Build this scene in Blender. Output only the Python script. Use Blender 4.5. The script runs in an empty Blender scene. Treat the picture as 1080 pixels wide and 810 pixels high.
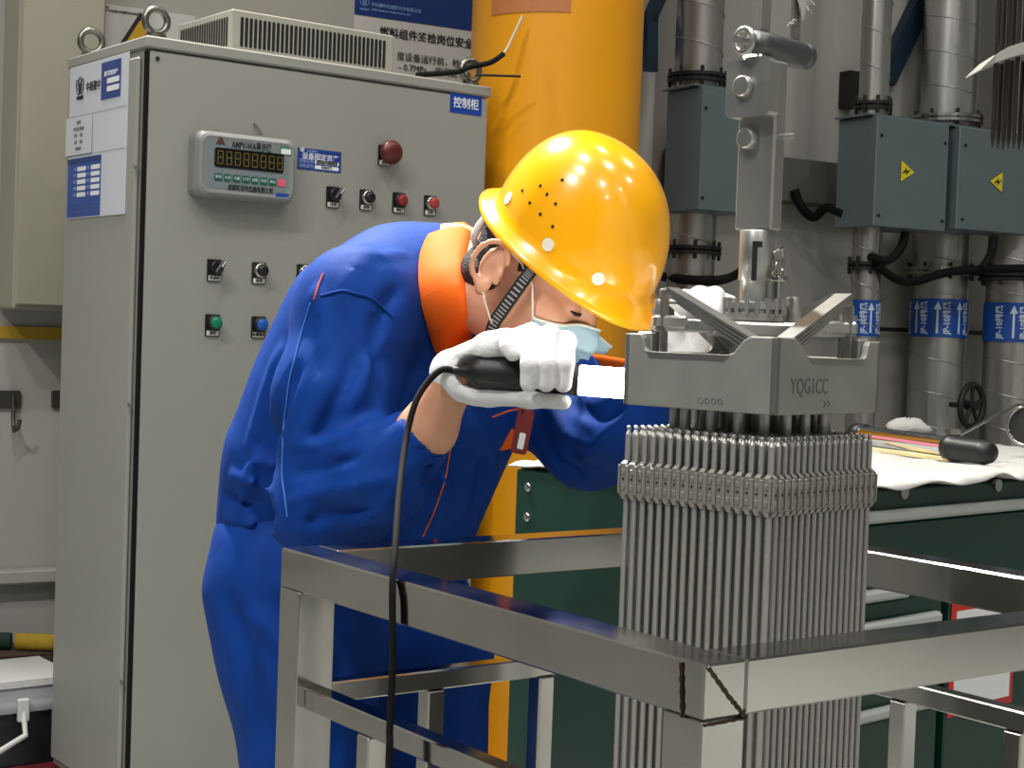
import bpy, bmesh, math, random
import numpy as np
from math import sin, cos, pi, radians, atan2, sqrt
from mathutils import Vector, Matrix
from mathutils.bvhtree import BVHTree
random.seed(7)
scene = bpy.context.scene
COL = scene.collection

# ------------------------------------------------------------------ camera
FOCAL, PITCH, ROLL, CAMZ = 1669.0, radians(1.90), radians(2.036), 1.25
cam_data = bpy.data.cameras.new('camera')
cam_data.sensor_width = 36.0
cam_data.lens = 36.0 * FOCAL / 1080.0
cam_data.clip_start = 0.05
cam = bpy.data.objects.new('camera', cam_data)
COL.objects.link(cam)
cam.matrix_world = (Matrix.Translation((0, 0, CAMZ)) @ Matrix.Rotation(pi / 2 - PITCH, 4, 'X')
                    @ Matrix.Rotation(ROLL, 4, 'Z'))
scene.camera = cam
CM = cam.matrix_world.copy()
CAMO = Vector((0, 0, CAMZ))

def ray(px, py):
    return (CM.to_3x3() @ Vector(((px - 540) / FOCAL, -(py - 405) / FOCAL, -1))).normalized()
def at(px, py, Y):                 # the point seen at a pixel, Y metres into the room
    d = ray(px, py)
    return CAMO + d * (Y / d.y)
def at_z(px, py, Z):
    d = ray(px, py)
    return CAMO + d * ((Z - CAMZ) / d.z)
def at_plane(px, py, P, n):
    d = ray(px, py)
    return CAMO + d * ((Vector(P) - CAMO).dot(n) / d.dot(n))

# ------------------------------------------------------------------ world, lights, exposure
world = bpy.data.worlds.new('world')
scene.world = world
world.use_nodes = True
wb = world.node_tree.nodes['Background']
wb.inputs[0].default_value = (0.55, 0.6, 0.65, 1)
wb.inputs[1].default_value = 0.25
scene.view_settings.view_transform = 'Standard'
scene.view_settings.look = 'None'
scene.view_settings.gamma = 1
scene.view_settings.use_curve_mapping = False
scene.view_settings.exposure = 0.22

def ceiling_lamp(loc, power, radius, color=(1, .97, .92), aim=None, spread=160):
    l = bpy.data.lights.new('ceiling_lamp', 'AREA')
    l.shape = 'DISK'; l.size = radius * 2; l.energy = power; l.color = color
    l.spread = radians(spread)
    o = bpy.data.objects.new('ceiling_lamp', l)
    COL.objects.link(o)
    o.location = loc
    if aim is not None:
        o.rotation_euler = (Vector(aim) - Vector(loc)).to_track_quat('-Z', 'Y').to_euler()
    return o
# hall high-bay lamps, the strong one hangs behind the worker's back
ceiling_lamp((-1.25, 3.85, 4.5), 70, .16, (1, .97, .9), (0.0, 2.2, 1.2), 75)
for (lx, ly, lz, pw) in ((2.6, 3.6, 5.4, 45), (1.2, 1.2, 5.4, 60), (3.2, 1.0, 5.4, 40), (-.6, 1.4, 5.4, 80),
                         (0.5, -1.6, 5.4, 70), (2.8, -1.4, 5.4, 50), (-2.6, -0.8, 5.4, 260), (1.2, -4.0, 5.4, 50),
                         (0.9, 3.0, 5.4, 25), (-1.4, 0.1, 5.4, 110)):
    ceiling_lamp((lx, ly, lz), pw * .52, .17)

# unseen lamp added to brighten the floor that the stand's right bar reflects
ceiling_lamp((4.3, .6, 5.3), 90, .25, (1, .97, .92), (4.3, .8, 0), 75)

# ------------------------------------------------------------------ materials
def lin(c):
    c = [v / 255 for v in c]
    return [v / 12.92 if v <= .04045 else ((v + .055) / 1.055) ** 2.4 for v in c] + [1]
MATS = {}
def mat(name, rgb, rough=.5, metal=0.0, var=0.06, scale=12, bump=0.0, bscale=60, coat=0.0, stretch=None,
        emit=None, rvar=0.0, alpha=1.0, trans=0.0, sss=0.0, spec=0.5, aniso=0.0, mix=None):
    if name in MATS: return MATS[name]
    m = bpy.data.materials.new(name); m.use_nodes = True
    nt = m.node_tree; N = nt.nodes; L = nt.links
    b = N['Principled BSDF']
    c = lin(rgb)
    tc = N.new('ShaderNodeTexCoord')
    mp = N.new('ShaderNodeMapping'); L.new(tc.outputs['Object'], mp.inputs[0])
    if stretch: mp.inputs['Scale'].default_value = stretch
    no = N.new('ShaderNodeTexNoise'); L.new(mp.outputs[0], no.inputs['Vector'])
    no.inputs['Scale'].default_value = scale; no.inputs['Detail'].default_value = 5
    if var > 0 or mix:
        cr = N.new('ShaderNodeValToRGB'); L.new(no.outputs[0], cr.inputs[0])
        c2 = lin(mix) if mix else None
        cr.color_ramp.elements[0].position = .3; cr.color_ramp.elements[1].position = .7
        lo = [max(0, v * (1 - var)) for v in c[:3]] + [1]; hi = [min(1, v * (1 + var)) for v in c[:3]] + [1]
        cr.color_ramp.elements[0].color = lo; cr.color_ramp.elements[1].color = c2 or hi
        L.new(cr.outputs[0], b.inputs['Base Color'])
    else:
        b.inputs['Base Color'].default_value = c
    b.inputs['Roughness'].default_value = rough
    if rvar:
        mr = N.new('ShaderNodeMapRange'); L.new(no.outputs[0], mr.inputs[0])
        mr.inputs['From Min'].default_value = .3; mr.inputs['From Max'].default_value = .7
        mr.inputs['To Min'].default_value = max(.02, rough - rvar); mr.inputs['To Max'].default_value = min(1, rough + rvar)
        L.new(mr.outputs[0], b.inputs['Roughness'])
    b.inputs['Metallic'].default_value = metal
    b.inputs['Coat Weight'].default_value = coat; b.inputs['Coat Roughness'].default_value = .06
    b.inputs['Specular IOR Level'].default_value = spec
    b.inputs['Transmission Weight'].default_value = trans
    b.inputs['Alpha'].default_value = alpha
    if sss:
        b.inputs['Subsurface Weight'].default_value = sss
        b.inputs['Subsurface Radius'].default_value = (.012, .005, .003)
        b.inputs['Subsurface Scale'].default_value = 1
    if aniso: b.inputs['Anisotropic'].default_value = aniso
    if emit:
        b.inputs['Emission Color'].default_value = lin(emit[0]); b.inputs['Emission Strength'].default_value = emit[1]
    if bump:
        n2 = N.new('ShaderNodeTexNoise'); L.new(mp.outputs[0], n2.inputs['Vector'])
        n2.inputs['Scale'].default_value = bscale; n2.inputs['Detail'].default_value = 4
        bp = N.new('ShaderNodeBump'); L.new(n2.outputs[0], bp.inputs['Height'])
        bp.inputs['Strength'].default_value = bump; bp.inputs['Distance'].default_value = .004
        L.new(bp.outputs[0], b.inputs['Normal'])
    MATS[name] = m
    return m

# ------------------------------------------------------------------ mesh helpers
class MB:
    """collects shapes, then links them as ONE mesh object"""
    def __init__(s): s.v = []; s.f = []; s.sm = []
    def add(s, vs, fs, smooth=False):
        o = len(s.v); s.v += [Vector(v) for v in vs]
        s.f += [[i + o for i in f] for f in fs]; s.sm += [smooth] * len(fs)
        return s
    def box(s, lo, hi, M=None, ch=0.0):
        (a, b, c), (d, e, f) = lo, hi
        if ch > 0:
            k = min(ch, (d - a) * .45, (e - b) * .45, (f - c) * .45)
            vs = []; idx = {}
            for ix, X in ((0, a), (1, d)):
                for iy, Y in ((0, b), (1, e)):
                    for iz, Z in ((0, c), (1, f)):
                        sx, sy, sz = (k if ix == 0 else -k), (k if iy == 0 else -k), (k if iz == 0 else -k)
                        for ax, q in ((0, (X, Y + sy, Z + sz)), (1, (X + sx, Y, Z + sz)), (2, (X + sx, Y + sy, Z))):
                            idx[ix, iy, iz, ax] = len(vs); vs.append(Vector(q))
            cen = Vector(((a + d) / 2, (b + e) / 2, (c + f) / 2)); fs = []
            def put(q):
                p = [vs[i] for i in q]; n = (p[1] - p[0]).cross(p[2] - p[0])
                fs.append(list(q) if n.dot(sum(p, Vector()) / len(p) - cen) > 0 else list(q)[::-1])
            g = lambda *t: idx[t]
            for t in (0, 1):
                put((g(t, 0, 0, 0), g(t, 1, 0, 0), g(t, 1, 1, 0), g(t, 0, 1, 0)))
                put((g(0, t, 0, 1), g(1, t, 0, 1), g(1, t, 1, 1), g(0, t, 1, 1)))
                put((g(0, 0, t, 2), g(1, 0, t, 2), g(1, 1, t, 2), g(0, 1, t, 2)))
                for u in (0, 1):
                    put((g(0, t, u, 1), g(1, t, u, 1), g(1, t, u, 2), g(0, t, u, 2)))
                    put((g(t, 0, u, 0), g(t, 1, u, 0), g(t, 1, u, 2), g(t, 0, u, 2)))
                    put((g(t, u, 0, 0), g(t, u, 1, 0), g(t, u, 1, 1), g(t, u, 0, 1)))
                    for w in (0, 1): put((g(t, u, w, 0), g(t, u, w, 1), g(t, u, w, 2)))
        else:
            vs = [Vector(q) for q in ((a, b, c), (d, b, c), (d, e, c), (a, e, c), (a, b, f), (d, b, f), (d, e, f), (a, e, f))]
            fs = [(0, 3, 2, 1), (4, 5, 6, 7), (0, 1, 5, 4), (1, 2, 6, 5), (2, 3, 7, 6), (3, 0, 4, 7)]
        if M is not None: vs = [M @ v for v in vs]
        return s.add(vs, fs)
    def rings(s, R, closed=True, caps=True, smooth=True, loop=False):
        n = len(R[0]); fs = []
        m = len(R)
        for i in range(m if loop else m - 1):
            j = (i + 1) % m
            for k in range(n if closed else n - 1):
                l = (k + 1) % n
                fs.append((i * n + k, i * n + l, j * n + l, j * n + k))
        vs = [v for r in R for v in r]
        s.add(vs, fs, smooth)
        if caps and closed and not loop:
            s.add(R[0], [list(range(n))[::-1]]); s.add(R[-1], [list(range(n))])
        return s
    def tube(s, pts, r, n=10, caps=True, smooth=True, loop=False):
        pts = [Vector(p) for p in pts]; m = len(pts)
        rr = r if isinstance(r, (list, tuple)) else [r] * m
        R = []; prev = None
        for i, p in enumerate(pts):
            if loop: t = pts[(i + 1) % m] - pts[i - 1]
            else: t = pts[min(i + 1, m - 1)] - pts[max(i - 1, 0)]
            t.normalize()
            if prev is None:
                a = Vector((0, 0, 1)) if abs(t.z) < .9 else Vector((1, 0, 0))
                u = t.cross(a).normalized()
            else:
                u = (prev - t * prev.dot(t)).normalized()
            prev = u; w = t.cross(u)
            R.append([p + (u * cos(2 * pi * k / n) + w * sin(2 * pi * k / n)) * rr[i] for k in range(n)])
        return s.rings(R, True, caps, smooth, loop)
    def cyl(s, a, b, r, n=16, r2=None, smooth=True):
        return s.tube([a, b], [r, r if r2 is None else r2], n, True, smooth)
    def lathe(s, prof, n=20, M=None, smooth=True, caps=True):
        R = [[Vector((r * cos(2 * pi * k / n), r * sin(2 * pi * k / n), z)) for k in range(n)] for r, z in prof]
        if M is not None: R = [[M @ v for v in q] for q in R]
        return s.rings(R, True, caps, smooth)
    def prism(s, poly, M, depth):
        """poly: 2-D points (x, y) CCW seen from +z, extruded to +z by depth, then M"""
        n = len(poly)
        vs = [M @ Vector((x, y, 0)) for x, y in poly] + [M @ Vector((x, y, depth)) for x, y in poly]
        fs = [list(range(n))[::-1], list(range(n, 2 * n))] + [(i, (i + 1) % n, n + (i + 1) % n, n + i) for i in range(n)]
        return s.add(vs, fs)
    def sphere(s, c, r, n=12, m=8, M=None, sc=(1, 1, 1)):
        R = []
        for i in range(m + 1):
            ph = -pi / 2 + pi * i / m
            ph = max(min(ph, pi / 2 - .02), -pi / 2 + .02)
            R.append([Vector((cos(ph) * cos(2 * pi * k / n) * r * sc[0], cos(ph) * sin(2 * pi * k / n) * r * sc[1], sin(ph) * r * sc[2])) for k in range(n)])
        R = [[(M @ v if M is not None else v) + Vector(c) for v in q] for q in R]
        return s.rings(R, True, True, True)
    def mesh(s, name, m, inv=None):
        me = bpy.data.meshes.new(name)
        vs = [inv @ v for v in s.v] if inv is not None else s.v
        me.from_pydata([tuple(v) for v in vs], [], s.f)
        me.polygons.foreach_set('use_smooth', s.sm)
        me.materials.append(m); me.update()
        return me
    def build(s, name, m, parent=None, world=False, kind=None, label=None):
        inv = None
        if world and parent is not None: inv = W(parent).inverted()
        return link(name, s.mesh(name, m, inv), parent, kind, label)

def W(o):
    M = Matrix.LocRotScale(o.location, o.rotation_euler, o.scale)
    return W(o.parent) @ M if o.parent else M
def link(name, me, parent=None, kind=None, label=None, loc=None):
    o = bpy.data.objects.new(name, me); COL.objects.link(o)
    if parent is not None: o.parent = parent
    if kind: o['kind'] = kind
    if label: o['label'] = label
    if loc is not None: o.location = loc
    return o
def thing(name, label, cat, loc=(0, 0, 0), rotz=0.0, group=None):
    o = bpy.data.objects.new(name, None); COL.objects.link(o)
    o.empty_display_size = .05
    o.location = loc; o.rotation_euler = (0, 0, rotz)
    return tag(o, label, cat, group)
def tag(o, label, cat, group=None):
    o['label'] = label; o['category'] = cat
    if group: o['group'] = group
    return o
def struct(name, mb, m, **k):
    return mb.build(name, m, kind='structure', **k)
def frame_m(o, ex, ey):
    ex = Vector(ex).normalized(); ey = Vector(ey).normalized(); ez = ex.cross(ey)
    return Matrix(((ex.x, ey.x, ez.x, o[0]), (ex.y, ey.y, ez.y, o[1]), (ex.z, ey.z, ez.z, o[2]), (0, 0, 0, 1)))
def rrect(w, h, r, n=4):
    pts = []
    for cx, cy, a0 in ((w / 2 - r, h / 2 - r, 0), (-w / 2 + r, h / 2 - r, 90), (-w / 2 + r, -h / 2 + r, 180), (w / 2 - r, -h / 2 + r, 270)):
        for k in range(n + 1):
            a = radians(a0 + 90 * k / n); pts.append((cx + r * cos(a), cy + r * sin(a)))
    return pts
def disc(r, n=20):
    return [(r * cos(2 * pi * k / n), r * sin(2 * pi * k / n)) for k in range(n)]

def text(name, s, size, m, parent, M, bold=0.0, align='CENTER', width=None, depth=.0004):
    cu = bpy.data.curves.new('lettering', 'FONT')
    cu.body = s; cu.size = size; cu.align_x = align; cu.align_y = 'CENTER'; cu.offset = bold; cu.extrude = depth
    cu.resolution_u = 2
    ob = bpy.data.objects.new('lettering', cu); COL.objects.link(ob)
    dg = bpy.context.evaluated_depsgraph_get()
    me = bpy.data.meshes.new_from_object(ob.evaluated_get(dg))
    bpy.data.objects.remove(ob); bpy.data.curves.remove(cu)
    co = np.empty(len(me.vertices) * 3, np.float32); me.vertices.foreach_get('co', co); co = co.reshape(-1, 3)
    if width and len(co):
        w = co[:, 0].max() - co[:, 0].min(); co[:, 0] *= width / w
    A = np.array(M)
    co = co @ A[:3, :3].T + A[:3, 3]
    me.vertices.foreach_set('co', co.astype(np.float32).ravel())
    me.materials.clear(); me.materials.append(m); me.update()
    return link(name, me, parent)
# ------------------------------------------------------------------ the hall
steel = mat('brushed_steel', (165, 165, 160), .3, 1, .08, 40, stretch=(1, 1, .05), rvar=.08)
galv = mat('galvanised_duct', (172, 172, 168), .33, .85, .2, 14, stretch=(1, 1, .12), rvar=.1)
dark_iron = mat('dark_iron', (32, 33, 34), .55, .3)
black_plastic = mat('black_plastic', (16, 17, 19), .45, 0, .1)
white_print = mat('white_print', (225, 228, 230), .6, 0, 0)
black_print = mat('black_print', (22, 22, 26), .6, 0, 0)
paint = mat('wall_paint', (164, 163, 157), .75, 0, .05, 1.2, .05, 30)
wn = Vector((.5, -.866, 0)).normalized(); wx = Vector((.866, .5, 0)).normalized()
W0 = at(373.6, 15, 5.0)
HM = Matrix.Translation((W0.x, W0.y, 0)) @ Matrix.Rotation(radians(30), 4, 'Z')
def onwall(px, py, off=0.0): return at_plane(px, py, W0 + wn * off, wn)
HX0, HX1, HY, HZ = -5.5, 6.6, -10.0, 5.8
struct('floor', MB().box((HX0, HY, -.1), (HX1, 0, 0), HM), mat('epoxy_floor', (150, 151, 147), .3, 0, .15, 2, coat=.2))
struct('ceiling', MB().box((HX0, HY, HZ), (HX1, 0, HZ + .1), HM), mat('ceiling_paint', (170, 172, 172), .8, 0, .05))
struct('wall_back', MB().box((HX0, 0, 0), (HX1, .15, HZ), HM), paint)
struct('wall_left', MB().box((HX0 - .15, HY, 0), (HX0, .15, HZ), HM), mat('dark_paint', (66, 72, 82), .8, 0, .05))
struct('wall_right', MB().box((HX1, HY, 0), (HX1 + .15, .15, HZ), HM), mat('white_paint', (205, 205, 200), .8, 0, .04))
struct('wall_front', MB().box((HX0, HY - .15, 0), (HX1, HY, HZ), HM), mat('grey_paint', (205, 205, 202), .8, 0, .05))
iHM = HM.inverted()
def wall_box(px0, py0, px1, py1, t0, t1, ch=0.0):     # a box lying on the back wall between two pixels
    a = iHM @ onwall(px0, py0, t1); b = iHM @ onwall(px1, py1, t1)
    return MB().box((min(a.x, b.x), -t1, min(a.z, b.z)), (max(a.x, b.x), -t0, max(a.z, b.z)), HM, ch)
a = iHM @ onwall(40, 345, .01); b = iHM @ onwall(40, 358, .01)
struct('trim_1', MB().box((-3.5, -.012, b.z), (.3, -.001, a.z), HM), mat('yellow_stripe', (178, 146, 40), .6))
a = iHM @ onwall(40, 601, .05); b = iHM @ onwall(40, 616, .05)
struct('trim_2', MB().box((-3.5, -.05, b.z), (.3, -.001, a.z), HM, .006), mat('rail_paint', (165, 164, 155), .6))

# wall-mounted beige electrical box at the left
beige = mat('beige_enamel', (156, 153, 138), .45, 0, .03, 4)
p = onwall(13, 326, .2); q = iHM @ p
eb = thing('wall_cabinet', 'tall beige wall cabinet above the yellow stripe at left edge', 'cabinet', p, radians(30))
WCW = (iHM @ onwall(103, 20, 0)).x - q.x - .03
e = MB().box((0, 0, 0), (WCW, .19, 1.35), None, .006).build('body', beige, eb)
MB().box((.006, -.012, .012), (WCW - .006, -.001, 1.34), None, .004).build('door', beige, eb)
MB().box((.09, -.0145, .86), (.19, -.0122, 1.02)).build('nameplate', mat('label_blue', (24, 66, 140), .45), eb)

# hook rails
hook_m = mat('worn_hook_steel', (95, 92, 84), .4, .8)
for i, (px, lab) in enumerate(((8, 'metal coat hook on wall at far left edge of picture'), (72, 'metal coat hook half hidden behind grey control cabinet'))):
    p = onwall(px, 421, 0.002)
    h = thing('coat_hook', lab, 'hook', p, radians(30), 'coat hooks on the wall')
    MB().box((-.05, -.012, -.025), (.035, 0, .025), None, .004).build('backplate', hook_m, h)
    MB().tube([(.012, -.016, .012), (.012, -.022, -.06), (.012, -.04, -.088), (.016, -.062, -.08), (.02, -.07, -.055)], .006, 8).build('prong', hook_m, h)

# ------------------------------------------------------------------ stainless exhaust ducts with damper boxes
damper = mat('damper_grey', (96, 110, 114), .4, .1, .05, 5)
rubber = mat('cable_rubber', (12, 12, 13), .8, spec=.2)
tape_blue = mat('tape_blue', (18, 70, 150), .4)
arrow_m = mat('tape_print', (190, 205, 225), .5, 0, 0)
sign_y = mat('warning_yellow', (214, 200, 40), .45, 0, .03)
def duct(px, py, wpx, off, label, flanges, zr, tape=None, box=None):
    c = onwall(px, py, off); r = wpx * c.y / FOCAL / 2
    d = thing('exhaust_duct', label, 'duct', (c.x, c.y, 0), radians(30), 'stainless exhaust ducts on the back wall')
    zz = lambda y: (onwall(px, y, off)).z
    z0, z1 = zr
    MB().cyl((0, 0, z0), (0, 0, z1), r, 28).build('pipe', galv, d)
    n = int((z1 - z0) / .128 * 20)
    hl = MB().tube([(r * 1.005 * cos(-t * 2 * pi / 20), r * 1.005 * sin(-t * 2 * pi / 20), z0 + t * .128 / 20) for t in range(n)], .003, 5, True)
    hl.build('spiral_seam', galv, d)
    for fy in flanges:
        z = zz(fy); fr = r * 1.28
        f = MB().lathe([(r, z - .014), (fr, z - .014), (fr, z - .003), (r * 1.1, z - .003), (r * 1.1, z + .003), (fr, z + .003), (fr, z + .014), (r, z + .014)], 24, None, False).build('flange', dark_iron if box else steel, d)
        for k in range(8):
            a = k * pi / 4 + .3; fx, fy_ = fr * .92 * cos(a), fr * .92 * sin(a)
            MB().cyl((fx, fy_, z - .03), (fx, fy_, z + .032), .006, 6).build('bolt', dark_iron, f)
    if tape:
        zt, zb = zz(tape[0]), zz(tape[1])
        t = MB().lathe([(r * 1.04, zb), (r * 1.04, zt)], 32, None, True, False).build('tape_band', tape_blue, d)
        h = zt - zb
        for ang in tape[2]:
            a = radians(ang)
            for kind, da in (('t', -.24), ('a', .22)):
                aa = a + da; nx = Vector((cos(aa), sin(aa), 0)); pos = nx * (r * 1.045) + Vector((0, 0, (zt + zb) / 2))
                tan = Vector((0, 0, 1)).cross(nx)
                if kind == 't':
                    text('lettering', 'JP-10排风', h * .22, arrow_m, t, frame_m(pos, (0, 0, 1), -tan), h * .006, width=h * .86)
                else:
                    MB().prism([(-h * .4, -h * .03), (h * .22, -h * .025), (h * .22, -h * .1), (h * .43, 0), (h * .22, h * .1), (h * .22, h * .025), (-h * .4, h * .03)],
                               frame_m(pos, (0, 0, 1), -tan), .0006).build('arrow', arrow_m, t)
    if box:
        (fx0, fy0), (fx1, fy1), dep, foff = box
        I = W(d).inverted()
        A = I @ onwall(fx0, fy0, foff); B = I @ onwall(fx1, fy1, foff)
        bx = MB().box((A.x, A.y, B.z), (B.x, A.y + dep, A.z), None, .004).build('damper_box', damper, d)
        MB().box((A.x - .02, A.y + .02, A.z + .001), (B.x + .01, A.y + dep, A.z + .007)).build('rain_lip', damper, bx)
        w = B.x - A.x; h = A.z - B.z
        for sx in (.06, .94):
            for sz in (.1, .82):
                MB().cyl((A.x + w * sx, A.y + .002, B.z + h * sz), (A.x + w * sx, A.y - .004, B.z + h * sz), .006, 8).build('screw', dark_iron, bx)
        return d, bx, A, B
    return d

TRI = [(-.5, -.87), (1, 0), (-.5, .87)]
BOLT = [(-.26, .1), (.06, .22), (.0, .06), (.3, -.04), (.06, -.08), (.1, -.2), (-.16, -.22), (-.04, -.1), (-.24, -.02), (.0, .0)]
BOLT = [(-.35, -.16), (.02, -.02), (.0, -.2), (.4, .12), (.06, .02), (.06, .2)]
def warning(bx, C, s, flip):
    M = frame_m(C, (flip, 0, 0), (0, 0, flip))
    t = MB().prism([(x * s * 1.06, y * s * 1.06) for x, y in TRI], M, .001).build('warning_sign', black_print, bx)
    M2 = frame_m(C + Vector((0, -.0012, 0)), (flip, 0, 0), (0, 0, flip))
    # built as yellow field with a black flash
    MB().prism([(x * s, y * s) for x, y in TRI], M2, .001).build('yellow_field', sign_y, t)
    M3 = frame_m(C + Vector((0, -.0024, 0)), (flip, 0, 0), (0, 0, flip))
    MB().prism([(x * s * 1.35 + s * .02, y * s * 1.6) for x, y in BOLT], M3, .0008).build('lightning_flash', black_print, t)
r1 = duct(737, 60, 50, .30, 'stainless spiral duct with grey damper box, directly left of the lifting bar', (84, 265), (0, 4.6), None, ((742, 90), (790, 226), .20, .485))
r2 = duct(919, 160, 31, .34, 'thin stainless duct entering the grey damper box, behind the nozzle right corner', (112, 281), (0, 4.6), (317, 355, (-120, -60, 0)), ((926, 121), (997, 245), .2, .46))
r3 = duct(996, 200, 58, .16, 'wide stainless duct with blue lettered tape between the two damper boxes', (127, 287), (0, 4.6), (316, 356, (-195, -150, -105, -60, -15)))
r4 = duct(1069, 340, 60, .34, 'wide stainless duct with blue lettered tape at right edge of picture', (293,), (0, 4.6), (320, 361, (-150, -105, -60)), ((1013, 133), (1105, 250), .17, .46))
for (d, bx, A, B), fx, fz, fl in ((r1, .95, .45, -1), (r2, .40, .52, 1), (r4, .42, .50, -1)):
    warning(bx, Vector((A.x + (B.x - A.x) * fx, A.y - .001, B.z + (A.z - B.z) * fz)), .042, fl)

# conduit, tray, braces and cables on the wall
a = iHM @ onwall(760, 158, .1); b = iHM @ onwall(760, 206, .1)
tag(MB().box((1.2, -.1, b.z), ((iHM @ onwall(905, 180, .1)).x, -.002, a.z), HM, .004).build('cable_tray', mat('tray_grey', (84, 84, 82), .6)), 'dark grey cable tray running along the back wall behind ducts', 'cable tray')
a = iHM @ onwall(950, 348, .03)
tag(MB().cyl(HM @ Vector((a.x - .6, -.03, a.z)), HM @ Vector((a.x + 1.2, -.03, a.z)), .008, 8).build('conduit', dark_iron), 'thin dark conduit running level between the taped ducts', 'conduit')
navy = mat('navy_steel', (20, 42, 62), .45, .2)
def beam(pts, off, half, name, label):
    P = [onwall(x, y, off) for x, y in pts]
    mb = MB()
    for i in range(len(P) - 1):
        t = (P[i + 1] - P[i]).normalized(); u = t.cross(wn).normalized()
        R = [[q + u * sx * half + wn * sy * half * .6 for sx, sy in ((-1, -1), (1, -1), (1, 1), (-1, 1))] for q in (P[i] - t * half * .5, P[i + 1] + t * half * .5)]
        mb.rings(R, True, True, False)
    return tag(mb.build(name, navy), label, 'brace')
beam([(686, 72), (686, 18), (720, -60)], .25, .022, 'steel_brace', 'dark blue steel bracket bent beside the yellow pillar top')
beam([(935, 80), (985, -25)], .028, .04, 'steel_brace', 'dark blue diagonal steel brace between the thin and the wide duct')
tag(wall_box(897, 74, 908, 114, .0, .06).build('wall_plate', dark_iron), 'small black plate on wall left of thin duct', 'plate')
def cable(pts, r, label, m=rubber, name='cable'):
    P = [Vector(q) for q in pts]; out = []
    for i in range(len(P) - 1):
        p0, p1, p2, p3 = P[max(i - 1, 0)], P[i], P[i + 1], P[min(i + 2, len(P) - 1)]
        for k in range(6):
            t = k / 6
            out.append(.5 * ((2 * p1) + (p2 - p0) * t + (2 * p0 - 5 * p1 + 4 * p2 - p3) * t * t + (3 * p1 - p0 - 3 * p2 + p3) * t ** 3))
    out.append(P[-1])
    return tag(MB().tube(out, r, 8).build(name, m), label, 'cable')
cable([onwall(838, 200, .12), onwall(845, 218, .13), onwall(858, 229, .14), onwall(872, 219, .2), onwall(890, 226, .3)], .017, 'thick black cable looping from tray into the left damper box')
cable([onwall(955, 245, .42), onwall(950, 262, .42), onwall(935, 275, .42), onwall(918, 271, .43)], .016, 'black cable curving below the middle damper box')
cable([onwall(925, 280, .42), onwall(945, 294, .4), onwall(965, 297, .36), onwall(1000, 287, .36), onwall(1040, 284, .46), onwall(1090, 283, .5)], .016, 'black cable running level across the two wide ducts')
cable([onwall(1049, 250, .5), onwall(1045, 268, .52), onwall(1036, 283, .52)], .016, 'short black cable dropping from the right damper box')
cable([onwall(700, 292, .2), onwall(740, 296, .5), onwall(772, 292, .3), onwall(800, 270, .1)], .016, 'black cable behind the left duct below its flange')
# valve wheel
vc = onwall(1025, 428, .42)
v = thing('valve_wheel', 'black spoked valve handwheel between the two wide ducts', 'handwheel', vc, radians(30))
rr = .078
fw = frame_m((0, 0, 0), (.974, .225, 0), (0, 0, 1))
MB().tube([fw @ Vector((rr * cos(2 * pi * k / 28), rr * sin(2 * pi * k / 28), 0)) for k in range(28)], .012, 8, False, True, True).build('rim', dark_iron, v)
for k in range(5):
    a = 2 * pi * k / 5 + .3
    MB().tube([fw @ Vector((.01 * cos(a), .01 * sin(a), 0)), fw @ Vector((rr * cos(a), rr * sin(a), 0))], .008, 6).build('spoke', dark_iron, v)
MB().cyl(fw @ Vector((0, 0, -.02)), fw @ Vector((0, 0, .02)), .018, 12).build('hub', dark_iron, v)
MB().cyl(fw @ Vector((0, 0, 0)), fw @ Vector((0, 0, -.09)), .01, 8).build('stem', dark_iron, v)

# ------------------------------------------------------------------ yellow pillar
pc = (.094, 4.56)
pil = thing('yellow_pillar', 'thick round yellow painted steel pillar behind the worker', 'pillar', (pc[0], pc[1], 0))
yellow_paint = mat('pillar_yellow', (222, 150, 6), .42, 0, .05, 3, coat=.15)
MB().cyl((0, 0, 0), (0, 0, 5.78), .2455, 56).build('shaft', yellow_paint, pil)
MB().lathe([(.34, .002), (.34, .03), (.25, .03)], 40, None, False).build('base_plate', yellow_paint, pil)
A0 = at(519, 10, 4.4); A1 = at(604, 10, 4.4); zb = at(560, 19, 4.35).z
ang = lambda P: atan2(P.y - pc[1], P.x - pc[0])
def cyl_hit(px, py):
    d = ray(px, py); o = Vector((CAMO.x - pc[0], CAMO.y - pc[1])); dd = Vector((d.x, d.y))
    A = dd.dot(dd); B = 2 * o.dot(dd); C = o.dot(o) - .2455 ** 2
    return CAMO + d * ((-B - sqrt(B * B - 4 * A * C)) / (2 * A))
h0 = cyl_hit(519, 12); h1 = cyl_hit(602, 14)
a0, a1 = ang(h0), ang(h1)
R = [[Vector((.2475 * cos(a0 + (a1 - a0) * k / 16), .2475 * sin(a0 + (a1 - a0) * k / 16), z)) for k in range(17)] for z in (h0.z - .012, h0.z + .3)]
MB().rings(R, False, False, True).build('brown_tape', mat('kraft_tape', (176, 110, 62), .5, 0, .12, 10), pil)

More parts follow.
